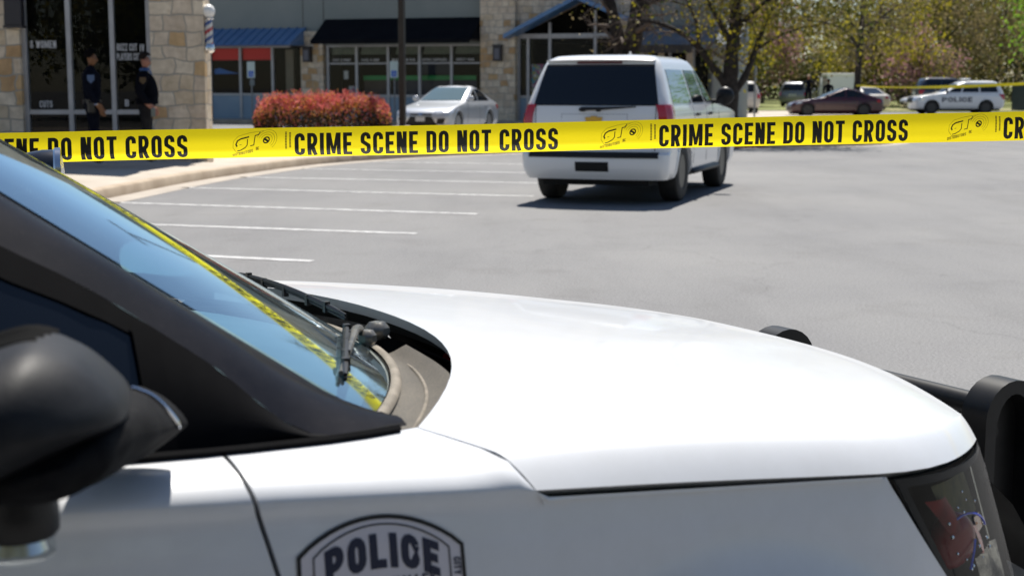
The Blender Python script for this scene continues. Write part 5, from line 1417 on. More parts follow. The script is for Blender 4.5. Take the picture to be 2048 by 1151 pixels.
# shield emblem on the fender
EM_A, EM_C, EM_S = -.507, 1.039, .206
def em(x, y, off, s=-1):
    """x -.5..+.5 across, y down negative, in emblem widths"""
    a = EM_A + x * EM_S * (1 if s < 0 else -1); c = EM_C + y * EM_S - .075 * (a - EM_A)
    p = Vector((a, side_b(a, c), c)); return (p.x, s * (p.y + .0012 + off), p.z)
def shield(k):
    """outline scaled: arched top with cut corners, straight sides, pointed foot"""
    topx = lin(-.5, .5, 17)
    P = [(x * k, (-.19 + .19 * (1 - (x / .5) ** 2) ** .9) * k * 1.0 - (1 - k) * .06) for x in topx]
    return P + [(.515 * k, -.75), (.42 * k, -.95 - .05 * k), (0, -1.18 * k), (-.42 * k, -.95 - .05 * k), (-.515 * k, -.75)]
for s in (-1, 1):
    bg_ = MB(); O = shield(1.0)
    cen = (0, -.55)
    rings = [[em(cen[0] + (x - cen[0]) * q, cen[1] + (y - cen[1]) * q, 0, s) for x, y in O] for q in (.04, .25, .5, .75, 1.0)]
    n = len(O)
    bg_.add([p for r_ in rings for p in r_], [(i * n + k, i * n + (k + 1) % n, (i + 1) * n + (k + 1) % n, (i + 1) * n + k) for i in range(4) for k in range(n)] + [tuple(range(n))])
    eo = bg_.build('shield_emblem', noisy('pale_emblem_vinyl', (.66, .63, .68), (.70, .67, .71), 5, .4), PS, smooth=0, weld=False, fix=False)
    w_ = MB(); f_ = lambda x, y, o: em(x, y, .0006 + o, s)
    stroke(w_, O, True, .024, f_, 0, seg=.05)
    In = [(x, y - .03) for x, y in shield(.83)]
    stroke(w_, In, True, .009, f_, 2e-4, seg=.05)
    w_.build('emblem_outline', M['black_letter'], eo, smooth=0, weld=False, fix=False)
    w_ = MB(); L_ = text_len('POLICE', .60, .25, .12); k = .70 / L_
    def pol(x, y, o):
        X = -.35 + x * k; base = -.285 - .080 * (X / .35) ** 2; hh = .195
        return em(X, base + y * hh, .0006 + o, s)
    text(w_, 'POLICE', pol, .60, .25, .12, seg=.08); w_.build('police_lettering', M['navy_letter'], eo, smooth=0, weld=False, fix=False)
    w_ = MB()
    for word, xa, xb, yb in (('SUNSET', -.30, -.05, -.425), ('VALLEY', .04, .31, -.425)):
        L_ = text_len(word, .5, .15); kk = (xb - xa) / L_
        text(w_, word, lambda x, y, o: em(xa + x * kk + y * .012, yb + y * .085 + .02 * abs(x * kk), .0010 + o, s), .5, .15, seg=.3)
    for (xc, r_) in ((-.26, .03), (.02, .04), (.24, .03)):
        stroke(w_, [(xc + r_ * math.cos(q) * (1 + .3 * math.sin(2 * q)), -.455 + r_ * 1.3 * math.sin(q)) for q in lin(.5, 5.6, 16)], False, .008, lambda x, y, o: em(x, y, .0014 + o, s), 0, seg=.05)
    text(w_, 'CITY', lambda x, y, o: em(.44 + y * .045, -.26 - x * .045, .001 + o, s), .6, .2, seg=.3)
    text(w_, 'E', lambda x, y, o: em(-.46 + y * .045, -.30 - x * .045, .001 + o, s), .6, .2, seg=.3)
    w_.build('emblem_lettering', M['navy_letter'], eo, smooth=0, weld=False, fix=False)

# ================================================================== TAPE
M['tape'] = bpy.data.materials.new('yellow_tape_film'); m = M['tape']; m.use_nodes = True
b = BS(m); b.inputs['Base Color'].default_value = (.86, .68, .006, 1); b.inputs['Roughness'].default_value = .44; b.inputs['Specular IOR Level'].default_value = .45
t_ = N(m, 'ShaderNodeBsdfTranslucent'); t_.inputs[0].default_value = (.95, .77, .012, 1)
x_ = N(m, 'ShaderNodeMixShader'); x_.inputs[0].default_value = .52
LK(m, b.outputs[0], x_.inputs[1]); LK(m, t_.outputs[0], x_.inputs[2]); LK(m, x_.outputs[0], m.node_tree.nodes['Material Output'].inputs[0])
M['tape_ink'] = mat('tape_ink', (.012, .010, .006), .32, spec=.6)
M['tape_ink2'] = mat('thin_tape_ink', (.16, .12, .008), .4)
TH = .0762
cz = pchip([-4.5, -1.3, -.88, -.22, .72, 1.35, 4.5], [1.372, 1.384, 1.391, 1.3997, 1.420, 1.431, 1.50])
def tape_line(X): return Vector((X, 3.655 + X * .118, cz(X) - .0015))
def curl(X): return -R(36) * (1 - smooth01((X - .25) / 1.0) * .75) * (.8 + .2 * smooth01((X + 1.2) / .6)) + R(3) * math.sin(X * 2.1)
def tape_pt(X, v_, off=0):
    """v_ 0 bottom .. 1 top (in tape heights); the lower edge curls towards the street"""
    t0 = curl(X); n = 14
    y = z = 0.; p = tape_line(X)
    cut = .34
    # integrate from the top down
    st = (1 - v_) / n
    tilt = 0
    for i in range(n):
        q = 1 - (i + .5) * st
        tilt = t0 * smooth01((cut - q) / .22) + R(17) * smooth01((q - .45) / .4)
        z -= math.cos(tilt) * st; y += math.sin(tilt) * st
    tilt = t0 * smooth01((cut - v_) / .22) + R(17) * smooth01((v_ - .45) / .4)
    nrm = Vector((.117, -math.cos(tilt), math.sin(tilt)))
    nrm.normalize()
    wv = .0018 * math.sin(X * 9 + 1.3) * math.sin(X * 3.1)
    P = Vector((p.x, p.y - y * TH + wv, p.z + TH * .5 + z * TH)) + nrm * off
    return (P.x, P.y, P.z)
XS = lin(-4.4, 4.4, 221)
VS = [0, .06, .12, .18, .22, .26, .30, .34, .38, .42, .5, .6, .7, .8, .9, 1]
mb = MB(); mb.grid(lambda X, v_: tape_pt(X, v_), XS, VS)
TP = tag(mb.build('crime_scene_tape', M['tape'], smooth=80), 'yellow tape reading CRIME SCENE DO NOT CROSS strung across the whole view', 'police tape')
REP = .914 / math.sqrt(1 + .118 ** 2)
LT = 'CRIME SCENE DO NOT CROSS'
L_ = text_len(LT, .405, .160, .095, .25)
for k in range(-4, 5):
    ink, ink2 = MB(), MB()
    X0 = -.535 + k * REP
    wid = .655 / math.sqrt(1.014); kx = wid / L_
    fn = lambda x, y, o: tape_pt(X0 + x * kx, .065 + y * .74, .0005 + o)
    if -4.3 < X0 < 3.4: text(ink, LT, fn, .405, .160, .095, .25, seg=.09, dof=1e-4)
    # maker's mark between the sentences
    C0 = X0 - .125
    if not (-4.2 < C0 < 4.2): continue
    S = .0762
    f2 = lambda x, y, o: tape_pt(C0 + .012 + x * S * .80, .50 + (y + .24 * x) * .80, .0005 + o)
    stroke(ink, [(-.42, -.02), (-.46, .08), (-.40, .2), (-.26, .25), (.06, .25)], False, .055, f2, 0, seg=.05)
    stroke(ink, [(.0, .17), (-.02, -.06), (-.10, -.14), (-.28, -.2), (-.42, -.2)], False, .035, f2, 1e-4, seg=.05)
    stroke(ink, [(.10, -.12), (.24, -.12), (.30, .24), (.42, .24), (.50, .34)], False, .035, f2, 2e-4, seg=.05)
    stroke(ink, [(-.32, .02), (-.24, .02)], False, .02, f2, 3e-4)
    gx, gy = .74, -.05
    stroke(ink, [(gx + .115 * math.cos(q), gy + .11 * math.sin(q)) for q in lin(0, 2 * math.pi, 21)][:-1], True, .05, f2, 4e-4, seg=.05)
    stroke(ink, [(gx - .09, gy + .07), (gx, gy), (gx + .08, gy - .09)], False, .075, f2, 6e-4, seg=.05)
    for rr in (.22, .31, .40): stroke(ink2, [(gx + rr * 1.05 * math.cos(q), gy + rr * math.sin(q)) for q in lin(R(-60), R(150), 18)], False, .012, f2, 7e-4, seg=.06)
    stroke(ink2, [(gx - .1, gy + .40), (.1, .40), (-.36, .38), (-.56, .22), (-.58, -.02), (-.44, -.26), (-.2, -.28)], False, .012, f2, 8e-4, seg=.06)
    kk = .82 / text_len('DISTRIBUTORS', .44, .15)
    text(ink2, 'DISTRIBUTORS', lambda x, y, o: f2(-.62 + x * kk, -.40 + y * .13, o), .44, .15, off0=3e-4, seg=.3)
    text(ink2, 'INC', lambda x, y, o: f2(.32 + x * .10, -.36 + y * .13, o), .44, .15, off0=3e-4, seg=.3)
    for xx, (ya, yb) in ((1.34, (.86, .30)), (1.47, (.84, .34))):
        for i in range(11):
            y0 = ya + (yb - ya) * i / 11; y1 = y0 + (yb - ya) / 11 * .72
            f3 = lambda x, y, o: tape_pt(C0 + x * S, y, .0006 + o)
            ink2.quad(f3(xx, y0, 0), f3(xx + .055, y0, 0), f3(xx + .055, y1, 0), f3(xx, y1, 0))
    ink.build('tape_lettering', M['tape_ink'], TP, smooth=0, weld=False, fix=False)
    ink2.build('tape_maker_mark', M['tape_ink2'], TP, smooth=0, weld=False, fix=False)
# second tape, far right: from the slender tree towards the right edge
A_, B_ = Vector((18.25, 77.6, 1.52)), Vector((9.2, 24.0, 1.60))
mb = MB()
def t2(q, v_):
    p = A_.lerp(B_, q); s = -.10 * 4 * q * (1 - q)
    tw = .5 * math.sin(q * 7) + .3
    return (p.x + math.cos(tw) * 0 + .02 * math.sin(tw) * v_, p.y, p.z + s + .0762 * (v_ - .5) * (.8 + .2 * math.cos(q * 9)))
mb.grid(t2, lin(0, 1, 60), [0, .25, .5, .75, 1]); tag(mb.build('far_tape', M['tape'], smooth=80), 'thin yellow tape running from the slender tree across the police SUV at right', 'police tape')

# ================================================================== PEOPLE
def person(name, label, loc, rz, H, J, rad, cloth, faces_fn, hands, extra=None, hair=None, group=None, hat=None, bulk=.42):
    """J: joint name -> (x forward, y left, z up) for a 1.8 m figure; grown as one skin"""
    root = thing(name, label, 'person', loc, rz, group)
    k = H / 1.8
    names = list(J); idx = {n: i for i, n in enumerate(names)}
    edges = [e for e in hands['edges']]
    me = bpy.data.meshes.new('body'); me.from_pydata([tuple(c * k for c in J[n]) for n in names], [(idx[a], idx[b]) for a, b in edges], [])
    ob = bpy.data.objects.new('body', me); COL.objects.link(ob)
    sk = ob.modifiers.new('skin', 'SKIN'); sk.branch_smoothing = .6; sk.use_smooth_shade = True
    for n in names:
        r_ = rad.get(n, .05); r_ = r_ if hasattr(r_, '__len__') else (r_, r_)
        d = me.skin_vertices[0].data[idx[n]]; d.radius = (r_[0] * k, r_[1] * k); d.use_root = (n == 'pelvis')
    sb = ob.modifiers.new('sub', 'SUBSURF'); sb.levels = 2; sb.render_levels = 2
    dg = bpy.context.evaluated_depsgraph_get()
    ev = ob.evaluated_get(dg); m2 = bpy.data.meshes.new_from_object(ev)
    ob.modifiers.clear(); ob.data = m2; bpy.data.meshes.remove(me)
    for v_ in m2.vertices:
        z_ = v_.co.z / k; f_ = bulk * smooth01((z_ - .5) / .5) * (1 - smooth01((z_ - 1.40) / .10)); v_.co.x *= 1 + f_
    m2.materials.clear()
    for c in cloth: m2.materials.append(c)
    for p in m2.polygons:
        c = p.center / k; p.material_index = faces_fn(c); p.use_smooth = True
    ob.parent = root
    hc = Vector(J['head']) * k
    if hair:
        mb = MB(); hm, lo = hair
        def hp(u, v_):
            q = u * 2 * math.pi; el = lo + (math.pi / 2 - lo) * v_ if not callable(lo) else lo(q) + (math.pi / 2 - lo(q)) * v_
            return (hc.x + .112 * k * math.cos(el) * math.cos(q) - .004, hc.y + .090 * k * math.cos(el) * math.sin(q), hc.z + .012 + .118 * k * math.sin(el))
        mb.grid(hp, lin(0, 1, 17), lin(0, 1, 7)); mb.build('hair', hm, root, smooth=80)
    if hat:
        mb = MB(); mb.lathe([(.0, .13 * k), (.07 * k, .12 * k), (.108 * k, .06 * k), (.112 * k, .03 * k)], 16, c=tuple(hc)); mb.box(hc.x + .05 * k, hc.x + .19 * k, hc.y - .07 * k, hc.y + .07 * k, hc.z + .025 * k, hc.z + .04 * k, bev=.006); mb.build('cap', hat, root)
    if extra: extra(root, k, J)
    return root
BASE_E = [('pelvis', 'waist'), ('waist', 'chest'), ('chest', 'upper'), ('upper', 'neck'), ('neck', 'jaw'), ('jaw', 'head'), ('head', 'crown'), ('jaw', 'nose'),
          ('pelvis', 'hipL'), ('hipL', 'kneeL'), ('kneeL', 'ankL'), ('ankL', 'toeL'), ('pelvis', 'hipR'), ('hipR', 'kneeR'), ('kneeR', 'ankR'), ('ankR', 'toeR'),
          ('upper', 'shL'), ('shL', 'elL'), ('elL', 'wrL'), ('wrL', 'palmL'), ('upper', 'shR'), ('shR', 'elR'), ('elR', 'wrR'), ('wrR', 'palmR')]
def fingers(J, E, rad, side, d, across, curl_):
    """five fingers on the palm: d = direction along the hand, across = towards the thumb"""
    d = Vector(d).normalized(); ac = Vector(across).normalized(); p = Vector(J['palm' + side]); cv = Vector(curl_)
    for i, (o, l) in enumerate(((.030, .070), (.010, .080), (-.010, .074), (-.030, .058))):
        a = p + d * .035 + ac * o; b_ = a + d * l * .55 + cv * .010; c_ = b_ + d * l * .35 + cv * .03
        for n, q, r_ in (('f%d%sa' % (i, side), a, .010), ('f%d%sb' % (i, side), b_, .009), ('f%d%sc' % (i, side), c_, .0075)): J[n] = tuple(q); rad[n] = r_
        E += [('palm' + side, 'f%d%sa' % (i, side)), ('f%d%sa' % (i, side), 'f%d%sb' % (i, side)), ('f%d%sb' % (i, side), 'f%d%sc' % (i, side))]
    a = p + ac * .04 - d * .01; b_ = a + d * .035 + ac * .018 + cv * .012
    J['th%sa' % side] = tuple(a); J['th%sb' % side] = tuple(b_); rad['th%sa' % side] = .011; rad['th%sb' % side] = .009
    E += [('palm' + side, 'th%sa' % side), ('th%sa' % side, 'th%sb' % side)]
RAD = dict(pelvis=(.15, .125), waist=(.15, .12), chest=(.17, .13), upper=(.14, .10), neck=.056, jaw=(.070, .078), head=(.086, .098), crown=(.06, .07), nose=.016,
           hipL=.098, kneeL=.068, ankL=.052, toeL=.044, hipR=.098, kneeR=.068, ankR=.052, toeR=.044,
           shL=.078, elL=.057, wrL=.040, palmL=(.040, .022), shR=.078, elR=.057, wrR=.040, palmR=(.040, .022))
def stand(lean=0., turn=0.):
    J = dict(pelvis=(0, 0, .98), waist=(.01, 0, 1.12), chest=(.015, 0, 1.30), upper=(-.005, 0, 1.43), neck=(.0, 0, 1.535), jaw=(.035, 0, 1.60), head=(.02, 0, 1.685), crown=(.012, 0, 1.735), nose=(.118, 0, 1.645),
             hipL=(0, .10, .92), kneeL=(.03, .115, .52), ankL=(-.01, .12, .10), toeL=(.15, .14, .045), hipR=(0, -.10, .92), kneeR=(.01, -.115, .52), ankR=(-.04, -.12, .10), toeR=(.12, -.14, .045),
             shL=(-.01, .20, 1.43), elL=(-.03, .26, 1.15), wrL=(.06, .27, .93), palmL=(.085, .265, .86), shR=(-.01, -.20, 1.43), elR=(-.03, -.26, 1.15), wrR=(.07, -.25, .93), palmR=(.095, -.245, .86))
    if turn:
        for n in ('jaw', 'head', 'crown', 'nose'):
            x, y, z = J[n]; J[n] = (x * math.cos(turn) - y * math.sin(turn), x * math.sin(turn) + y * math.cos(turn), z)
    return J
def patch_on(root, k, y, z, x, w_, h_, m_, nm):
    mb = MB(); O = [(-.5, .5), (.5, .5), (.5, -.1), (0, -.55), (-.5, -.1)]
    mb.extr([(x + a * w_, y, z + b_ * h_) for a, b_ in O], (0, .02, 0)); mb.build(nm, m_, root, smooth=0)
def officer1():
    J = stand(turn=R(-18)); E = list(BASE_E); r_ = dict(RAD)
    J['elR'] = (-.05, -.265, 1.16); J['wrR'] = (.08, -.25, .92); J['palmR'] = (.11, -.245, .855)
    fingers(J, E, r_, 'R', (.25, 0, -1), (.6, .5, 0), (.2, .6, 0)); fingers(J, E, r_, 'L', (.3, 0, -1), (.6, -.5, 0), (.2, -.6, 0))
    def fc(c):
        if c.z > 1.545: return 2
        if c.z < .955 and abs(c.y) > .19 and c.z > .70: return 2
        if c.z < .09: return 3
        return 1 if c.z < .97 and abs(c.y) < .235 else 0
    def ex(root, k, J):
        patch_on(root, k, -.345 * k, 1.335 * k, .0, .11, .13, mat('pale_blue_patch', (.06, .10, .19), .8), 'shoulder_patch')
        mb = MB(); mb.grid(lambda q, h: (.145 * math.cos(q), .188 * math.sin(q), .985 * k + h), lin(0, 2 * math.pi, 21), [-.03, .03]); mb.build('duty_belt', M['shoe'], root)
        mb = MB(); mb.box(-.07, .06, -.25, -.17, .80 * k, .99 * k, bev=.02); mb.build('holster', M['shoe'], root)
        mb = MB(); mb.lathe([(.046, -.012), (.05, 0), (.046, .012)], 12, c=(.073, -.25, .945 * k)); mb.build('watch', M['chrome'], root)
        for y in (-.033, .033):
            mb = MB(); mb.ball((.103 * k, y - .03, 1.672 * k), (.008, .013, .008), 8, 6); mb.build('eye', M['hair'], root)
        for s in (-1, 1):
            mb = MB(); mb.ball((.012, s * .085 * k - .01, 1.655 * k), (.020, .012, .030), 8, 6); mb.build('ear', M['skin_tan'], root)
        mb = MB(); mb.box(.08, .105, -.05, .0, 1.596 * k, 1.604 * k); mb.build('mouth', M['hair'], root)
    person('person', 'officer in dark uniform with pale blue shoulder patch, standing between the two window mullions', (-6.78, 23.6, .268), R(15), 1.84, J, r_, [M['uniform'], M['uniform'], M['skin_tan'], M['shoe']], fc, {'edges': E}, ex, (M['hair'], lambda q: .35 - .30 * math.cos(q) * -1 if math.cos(q) > 0 else -.25))
def officer2():
    J = stand(turn=R(12)); E = list(BASE_E); r_ = dict(RAD)
    J['waist'] = (.06, 0, 1.11); J['chest'] = (.03, 0, 1.30); r_['waist'] = (.175, .17); r_['chest'] = (.185, .15); r_['pelvis'] = (.16, .14)
    J['elR'] = (-.06, -.28, 1.15); J['wrR'] = (.06, -.28, .94); J['palmR'] = (.11, -.275, .88)
    fingers(J, E, r_, 'R', (.4, 0, -.9), (.6, .5, .2), (.1, .9, 0)); fingers(J, E, r_, 'L', (.3, 0, -1), (.6, -.5, 0), (.2, -.6, 0))
    def fc(c):
        if c.z > 1.555: return 2
        if c.z < .965 and abs(c.y) > .215 and c.z > .70: return 2
        if c.z < .09: return 3
        return 1 if c.z < 1.0 and abs(c.y) < .235 else 0
    def ex(root, k, J):
        patch_on(root, k, -.355 * k, 1.34 * k, -.01, .10, .11, mat('dull_gold_patch', (.07, .045, .02), .8), 'shoulder_patch')
        mb = MB(); mb.lathe([(.075, -.02), (.088, .0), (.07, .03)], 14, c=(.005, 0, 1.515 * k)); mb.extr([(.075, -.05, 1.50 * k), (.105, .0, 1.44 * k), (.115, 0, 1.39 * k), (.10, .05, 1.50 * k)], (.01, 0, 0)); mb.build('blue_collar', mat('blue_shirt', (.05, .10, .24), .8), root)
        mb = MB(); mb.grid(lambda q, h: (.03 + .180 * math.cos(q), .195 * math.sin(q), 1.0 * k + h), lin(0, 2 * math.pi, 21), [-.04, .0, .06]); mb.build('jacket_hem', M['jacket'], root)
        mb = MB(); mb.box(.10, .17, -.325, -.30, .76 * k, .90 * k, bev=.008); mb.build('held_phone', mat('grey_phone', (.12, .14, .13), .4), root)
        for y in (-.033, .033):
            mb = MB(); mb.ball((.105 * k, y + .02, 1.672 * k), (.008, .013, .008), 8, 6); mb.build('eye', M['hair'], root)
        for s in (-1, 1):
            mb = MB(); mb.ball((.012, s * .085 * k, 1.655 * k), (.020, .012, .030), 8, 6); mb.build('ear', M['skin_pink'], root)
        mb = MB(); mb.box(.085, .108, -.02, .04, 1.596 * k, 1.604 * k); mb.build('mouth', M['hair_grey'], root)
    person('person', 'heavier officer in black jacket and grey trousers beside the stone pier, holding a small phone', (-6.02, 24.0, .268), R(11), 1.80, J, r_, [M['jacket'], M['grey_trousers'], M['skin_pink'], M['shoe']], fc, {'edges': E}, ex, (M['hair_grey'], lambda q: .45 if math.cos(q) > 0 else -.1))
officer1(); officer2()
def far_person(label, loc, rz, hat, mats, arms=True):
    J = stand(); E = list(BASE_E); r_ = dict(RAD)
    if arms:
        J['elR'] = (.0, -.33, 1.2); J['wrR'] = (.16, -.20, 1.08); J['palmR'] = (.2, -.14, 1.08); J['elL'] = (.0, .33, 1.2); J['wrL'] = (.16, .2, 1.08); J['palmL'] = (.2, .14, 1.08)
    fingers(J, E, r_, 'R', (.3, .5, -.5), (.5, 0, .5), (.3, .3, 0)); fingers(J, E, r_, 'L', (.3, -.5, -.5), (.5, 0, .5), (.3, -.3, 0))
    fc = lambda c: 2 if c.z > 1.55 else (3 if c.z < .09 else (1 if c.z < .98 else 0))
    person('person', label, loc, rz, 1.82, J, r_, mats, fc, {'edges': E}, None, (M['hair'], lambda q: .3 if math.cos(q) > 0 else -.2), None, hat)
far_person('distant person in dark clothes with a tan cap behind the red sedan', (16.1, 79.5, .28), R(-110), noisy('tan_cap', (.55, .42, .30), (.62, .48, .34), 3, .9), [M['uniform'], M['uniform'], M['skin_pink'], M['shoe']])
far_person('distant dark clothed person standing in front of the white box truck', (17.4, 80.5, .05), R(60), None, [M['jacket'], M['jacket'], M['skin_tan'], M['shoe']], False)

# ================================================================== TREES AND SHRUBS
def tree(name, label, loc, seed, limbs, twig_lv, leaf, n_leaf, leaf_sz, bark, spread=.5, r_end=.012, droop=.0, twig_len=1.0, leaf_r=.35, tw_n=3, mats2=None, group=None, twig_mat=None, leaf_cat='tree', thin=None):
    """limbs: list of (points, r0, r1) hand placed trunk and main limbs; twigs grow from the upper part of every limb"""
    rnd = random.Random(seed)
    root = thing(name, label, leaf_cat, loc, 0, group)
    tk, cr = MB(), MB(); tips = []
    def grow(p, d, L, r, lv):
        n = 4; pts = [p]; rs = [r]
        for i in range(n):
            d = (d + Vector((rnd.gauss(0, .20), rnd.gauss(0, .20), rnd.gauss(0, .16) - droop))).normalized()
            p = p + d * L / n; pts.append(p); rs.append(max(r * (1 - .75 * (i + 1) / n), r_end * .35))
        cr.tube(pts, rs, 4 if lv < 2 else 5, 0, cap=False)
        if lv > 0:
            for k in range(tw_n):
                j = rnd.randint(1, n); ax = Vector((rnd.gauss(0, 1), rnd.gauss(0, 1), rnd.gauss(0, .7))).normalized()
                grow(pts[j], (d * .7 + ax * spread * 1.5).normalized(), L * rnd.uniform(.5, .8), rs[j] * .7, lv - 1)
        if lv <= 1: tips.extend(pts[2:])
    for P, r0, r1 in limbs:
        P = [Vector(q) for q in P]
        # smooth the limb
        Q = [tuple(q) for q in P]; out = []
        for i in range(len(Q) - 1):
            p0, p1, p2, p3 = Q[max(i - 1, 0)], Q[i], Q[i + 1], Q[min(i + 2, len(Q) - 1)]
            for j in range(5):
                t = j / 5; out.append(Vector([.5 * (2 * p1[d] + (p2[d] - p0[d]) * t + (2 * p0[d] - 5 * p1[d] + 4 * p2[d] - p3[d]) * t * t + (3 * p1[d] - p0[d] - 3 * p2[d] + p3[d]) * t ** 3) for d in range(3)]))
        out.append(P[-1]); n = len(out)
        rs = [(r0 + (r1 - r0) * (i / (n - 1)) ** .8) * (1 + .10 * math.sin(i * 1.9 + seed)) for i in range(n)]
        if P[0].z < .2: rs[0] *= 1.5; rs[1] *= 1.2
        tk.tube(out, rs, 10, 0)
        for i in range(int(n * .35), n):
            for _ in range(1 if i < n - 2 else 3):
                if rnd.random() < .85:
                    d = (out[i] - out[i - 1]).normalized(); ax = Vector((rnd.gauss(0, 1), rnd.gauss(0, 1), rnd.gauss(.15, .6))).normalized()
                    grow(out[i], (d * .5 + ax).normalized(), twig_len * rnd.uniform(.7, 1.3), max(rs[i] * .35, r_end), twig_lv)
    tk.build('trunk', bark, root, smooth=80)
    nm = [twig_mat or M['twig']] + (leaf if isinstance(leaf, list) else [leaf])
    nl = len(nm) - 1
    for _ in range(n_leaf):
        p = rnd.choice(tips)
        if thin and p.x < thin and rnd.random() < .9: continue
        s = leaf_sz * rnd.uniform(.6, 1.5)
        c = p + Vector((rnd.gauss(0, leaf_r), rnd.gauss(0, leaf_r), rnd.gauss(0, leaf_r * .8)))
        a = Vector((rnd.gauss(0, 1), rnd.gauss(0, 1), rnd.gauss(0, 1))).normalized(); b = a.orthogonal().normalized(); b = (b * math.cos(1) + a.cross(b) * math.sin(rnd.random() * 6)).normalized()
        mi = 1 + (hash((round(p.x * .9), round(p.y * .9), round(p.z * .9))) % 7 % nl if rnd.random() < .8 else rnd.randrange(nl))
        cr.add([c - a * s, c + b * s * .55, c + a * s, c - b * s * .55], [(0, 1, 2, 3)], mi)
    cr.build('crown', nm, root, smooth=0, weld=False, fix=False)
    return root
# oak with two dark trunks behind the white SUV
tree('oak_tree', 'bare branching oak with two dark trunks behind the white SUV', (3.15, 41, .15), 3,
     [([(0.05, 0, 0), (-.05, 0, 1.2), (-.12, 0, 2.2), (-.42, 0, 3.6), (-1.1, .1, 5.2), (-2.0, .3, 6.8)], .26, .12), ([(.12, .05, 0), (.12, 0, 1.4), (.28, 0, 3.0), (.48, .05, 4.2), (.6, .4, 6.2), (.9, .5, 8)], .32, .16),
      ([(.40, 0, 3.7), (1.3, -.2, 4.6), (2.2, -.3, 5.0)], .10, .04), ([(-.6, 0, 4.0), (-1.4, -.4, 4.6), (-2.3, -.6, 4.7)], .09, .03), ([(.5, 0, 4.4), (1.4, .2, 4.3), (2.4, .4, 3.9)], .08, .02), ([(.3, 0, 3.4), (.9, -.6, 3.7), (1.7, -.8, 3.5)], .06, .02)],
     2, [M['leaf_brown'], M['leaf_olive'], M['leaf_brown']], 1000, .04, M['bark_dark'], .6, .010, .03, 1.0, .30)
# tree in the island to the right of the white SUV
tree('elm_tree', 'spreading tree with yellow green leaves and dark trunk right of the white SUV', (5.72, 38.2, .15), 11,
     [([(.0, 0, 0), (-.02, 0, 1.1), (0.0, 0, 2.2), (.08, 0, 3.2), (.12, .1, 4.6), (.3, .3, 6.6)], .26, .10), ([(-.02, 0, 1.25), (-.40, 0, 1.75), (-.85, .05, 2.35), (-1.35, .1, 2.75), (-2.0, .1, 3.0), (-2.6, .0, 3.05)], .14, .03),
      ([(0.02, 0, 1.15), (.35, 0, 1.6), (.62, .05, 2.3), (.95, .1, 3.2), (1.5, .3, 4.3)], .12, .04), ([(0, 0, 2.4), (-.5, -.3, 3.2), (-1.1, -.5, 4.2)], .10, .03), ([(.05, 0, 2.8), (.9, -.5, 3.6), (1.9, -.8, 4.0)], .09, .03), ([(.62, 0, 2.3), (1.3, -.3, 2.7), (2.0, -.4, 2.9)], .05, .015), ([(-.85, 0, 2.3), (-1.0, -.4, 3.0), (-1.5, -.6, 3.9)], .06, .02)],
     2, [M['leaf_yellow'], M['leaf_olive'], M['leaf_brown'], M['leaf_olive'], M['leaf_dark']], 7800, .055, M['bark_dark'], .6, .010, .02, .95, .32, thin=-1.0)
# slender tree holding the far tape
tree('slender_tree', 'slender straight trunk tree where the far tape is tied', (18.35, 78, .03), 21,
     [([(0, 0, 0), (.05, 0, 1.8), (.12, 0, 3.6), (.2, 0, 5.6), (.25, .1, 8)], .24, .08), ([(.1, 0, 3.4), (-.8, -.2, 4.4), (-2.0, -.3, 4.8), (-3.2, -.3, 4.9)], .11, .03), ([(.1, 0, 3.7), (1.1, .1, 4.9), (2.2, .1, 5.8)], .11, .03), ([(.15, 0, 4.2), (-.9, .2, 5.3), (-2.2, .3, 6.2)], .09, .03), ([(.15, 0, 4.5), (1.3, -.2, 5.0), (2.8, -.3, 5.2)], .08, .02)],
     2, [M['leaf_brown'], M['leaf_olive'], M['leaf_yellow']], 2600, .07, M['bark_dark'], .6, .014, .0, 1.6, .45)
# small spring trees and shrubs behind the cars
def blob_tree(name, label, loc, seed, H, Wd, z0, leaf, n, sz, bare=False, group='trees beyond the far cars', trunk_r=.2):
    rnd = random.Random(seed); L_ = []
    L_.append(([(0, 0, 0), (rnd.uniform(-.2, .2), 0, H * .25), (rnd.uniform(-.4, .4), .2, H * .55), (rnd.uniform(-.6, .6), 0, H * .92)], trunk_r, .05))
    for k in range(7):
        an = k * 2.4 + rnd.random(); h0 = z0 + (H - z0) * rnd.uniform(0, .45); l = Wd * rnd.uniform(.35, .55)
        L_.append(([(0, 0, h0), (math.cos(an) * l * .5, math.sin(an) * l * .5, h0 + l * .35), (math.cos(an) * l, math.sin(an) * l, min(H, h0 + l * rnd.uniform(.3, .9)))], trunk_r * .4, .02))
    return tree(name, label, loc, seed, L_, 1 if not bare else 2, leaf, n, sz, M['bark'], .7, .016, .0, Wd * .22, Wd * .09, 3, None, group)
Y_, O_, G_, D_, P_, B_ = (M['leaf_' + k] for k in ('yellow', 'olive', 'green', 'dark', 'pink', 'brown'))
blob_tree('spring_tree', 'bushy yellow green tree directly left of the slender trunk, low crown', (14.6, 104, 0), 31, 8.5, 7, 1.2, [O_, Y_, D_, O_], 7000, .14)
blob_tree('redbud_tree', 'pinkish redbud just behind the white box truck', (20.8, 122, 0), 32, 7.5, 6.5, 1.6, [P_, B_, P_, O_], 4200, .14, True)
blob_tree('spring_tree', 'bright yellow green tree between the slender trunk and the dark blue SUV', (26.8, 108, 0), 33, 9, 7.5, 1.0, [Y_, B_, O_, Y_], 6500, .14)
blob_tree('redbud_tree', 'pink flowering low tree left of the dark blue SUV', (28.0, 101, 0), 34, 4.6, 5, .8, [P_, Y_, P_, B_], 3000, .12, True)
blob_tree('bare_tree', 'grey brown bare twigged tree above the police SUV', (33.0, 112, 0), 35, 12, 10, 1.6, [B_, O_], 5200, .14, True)
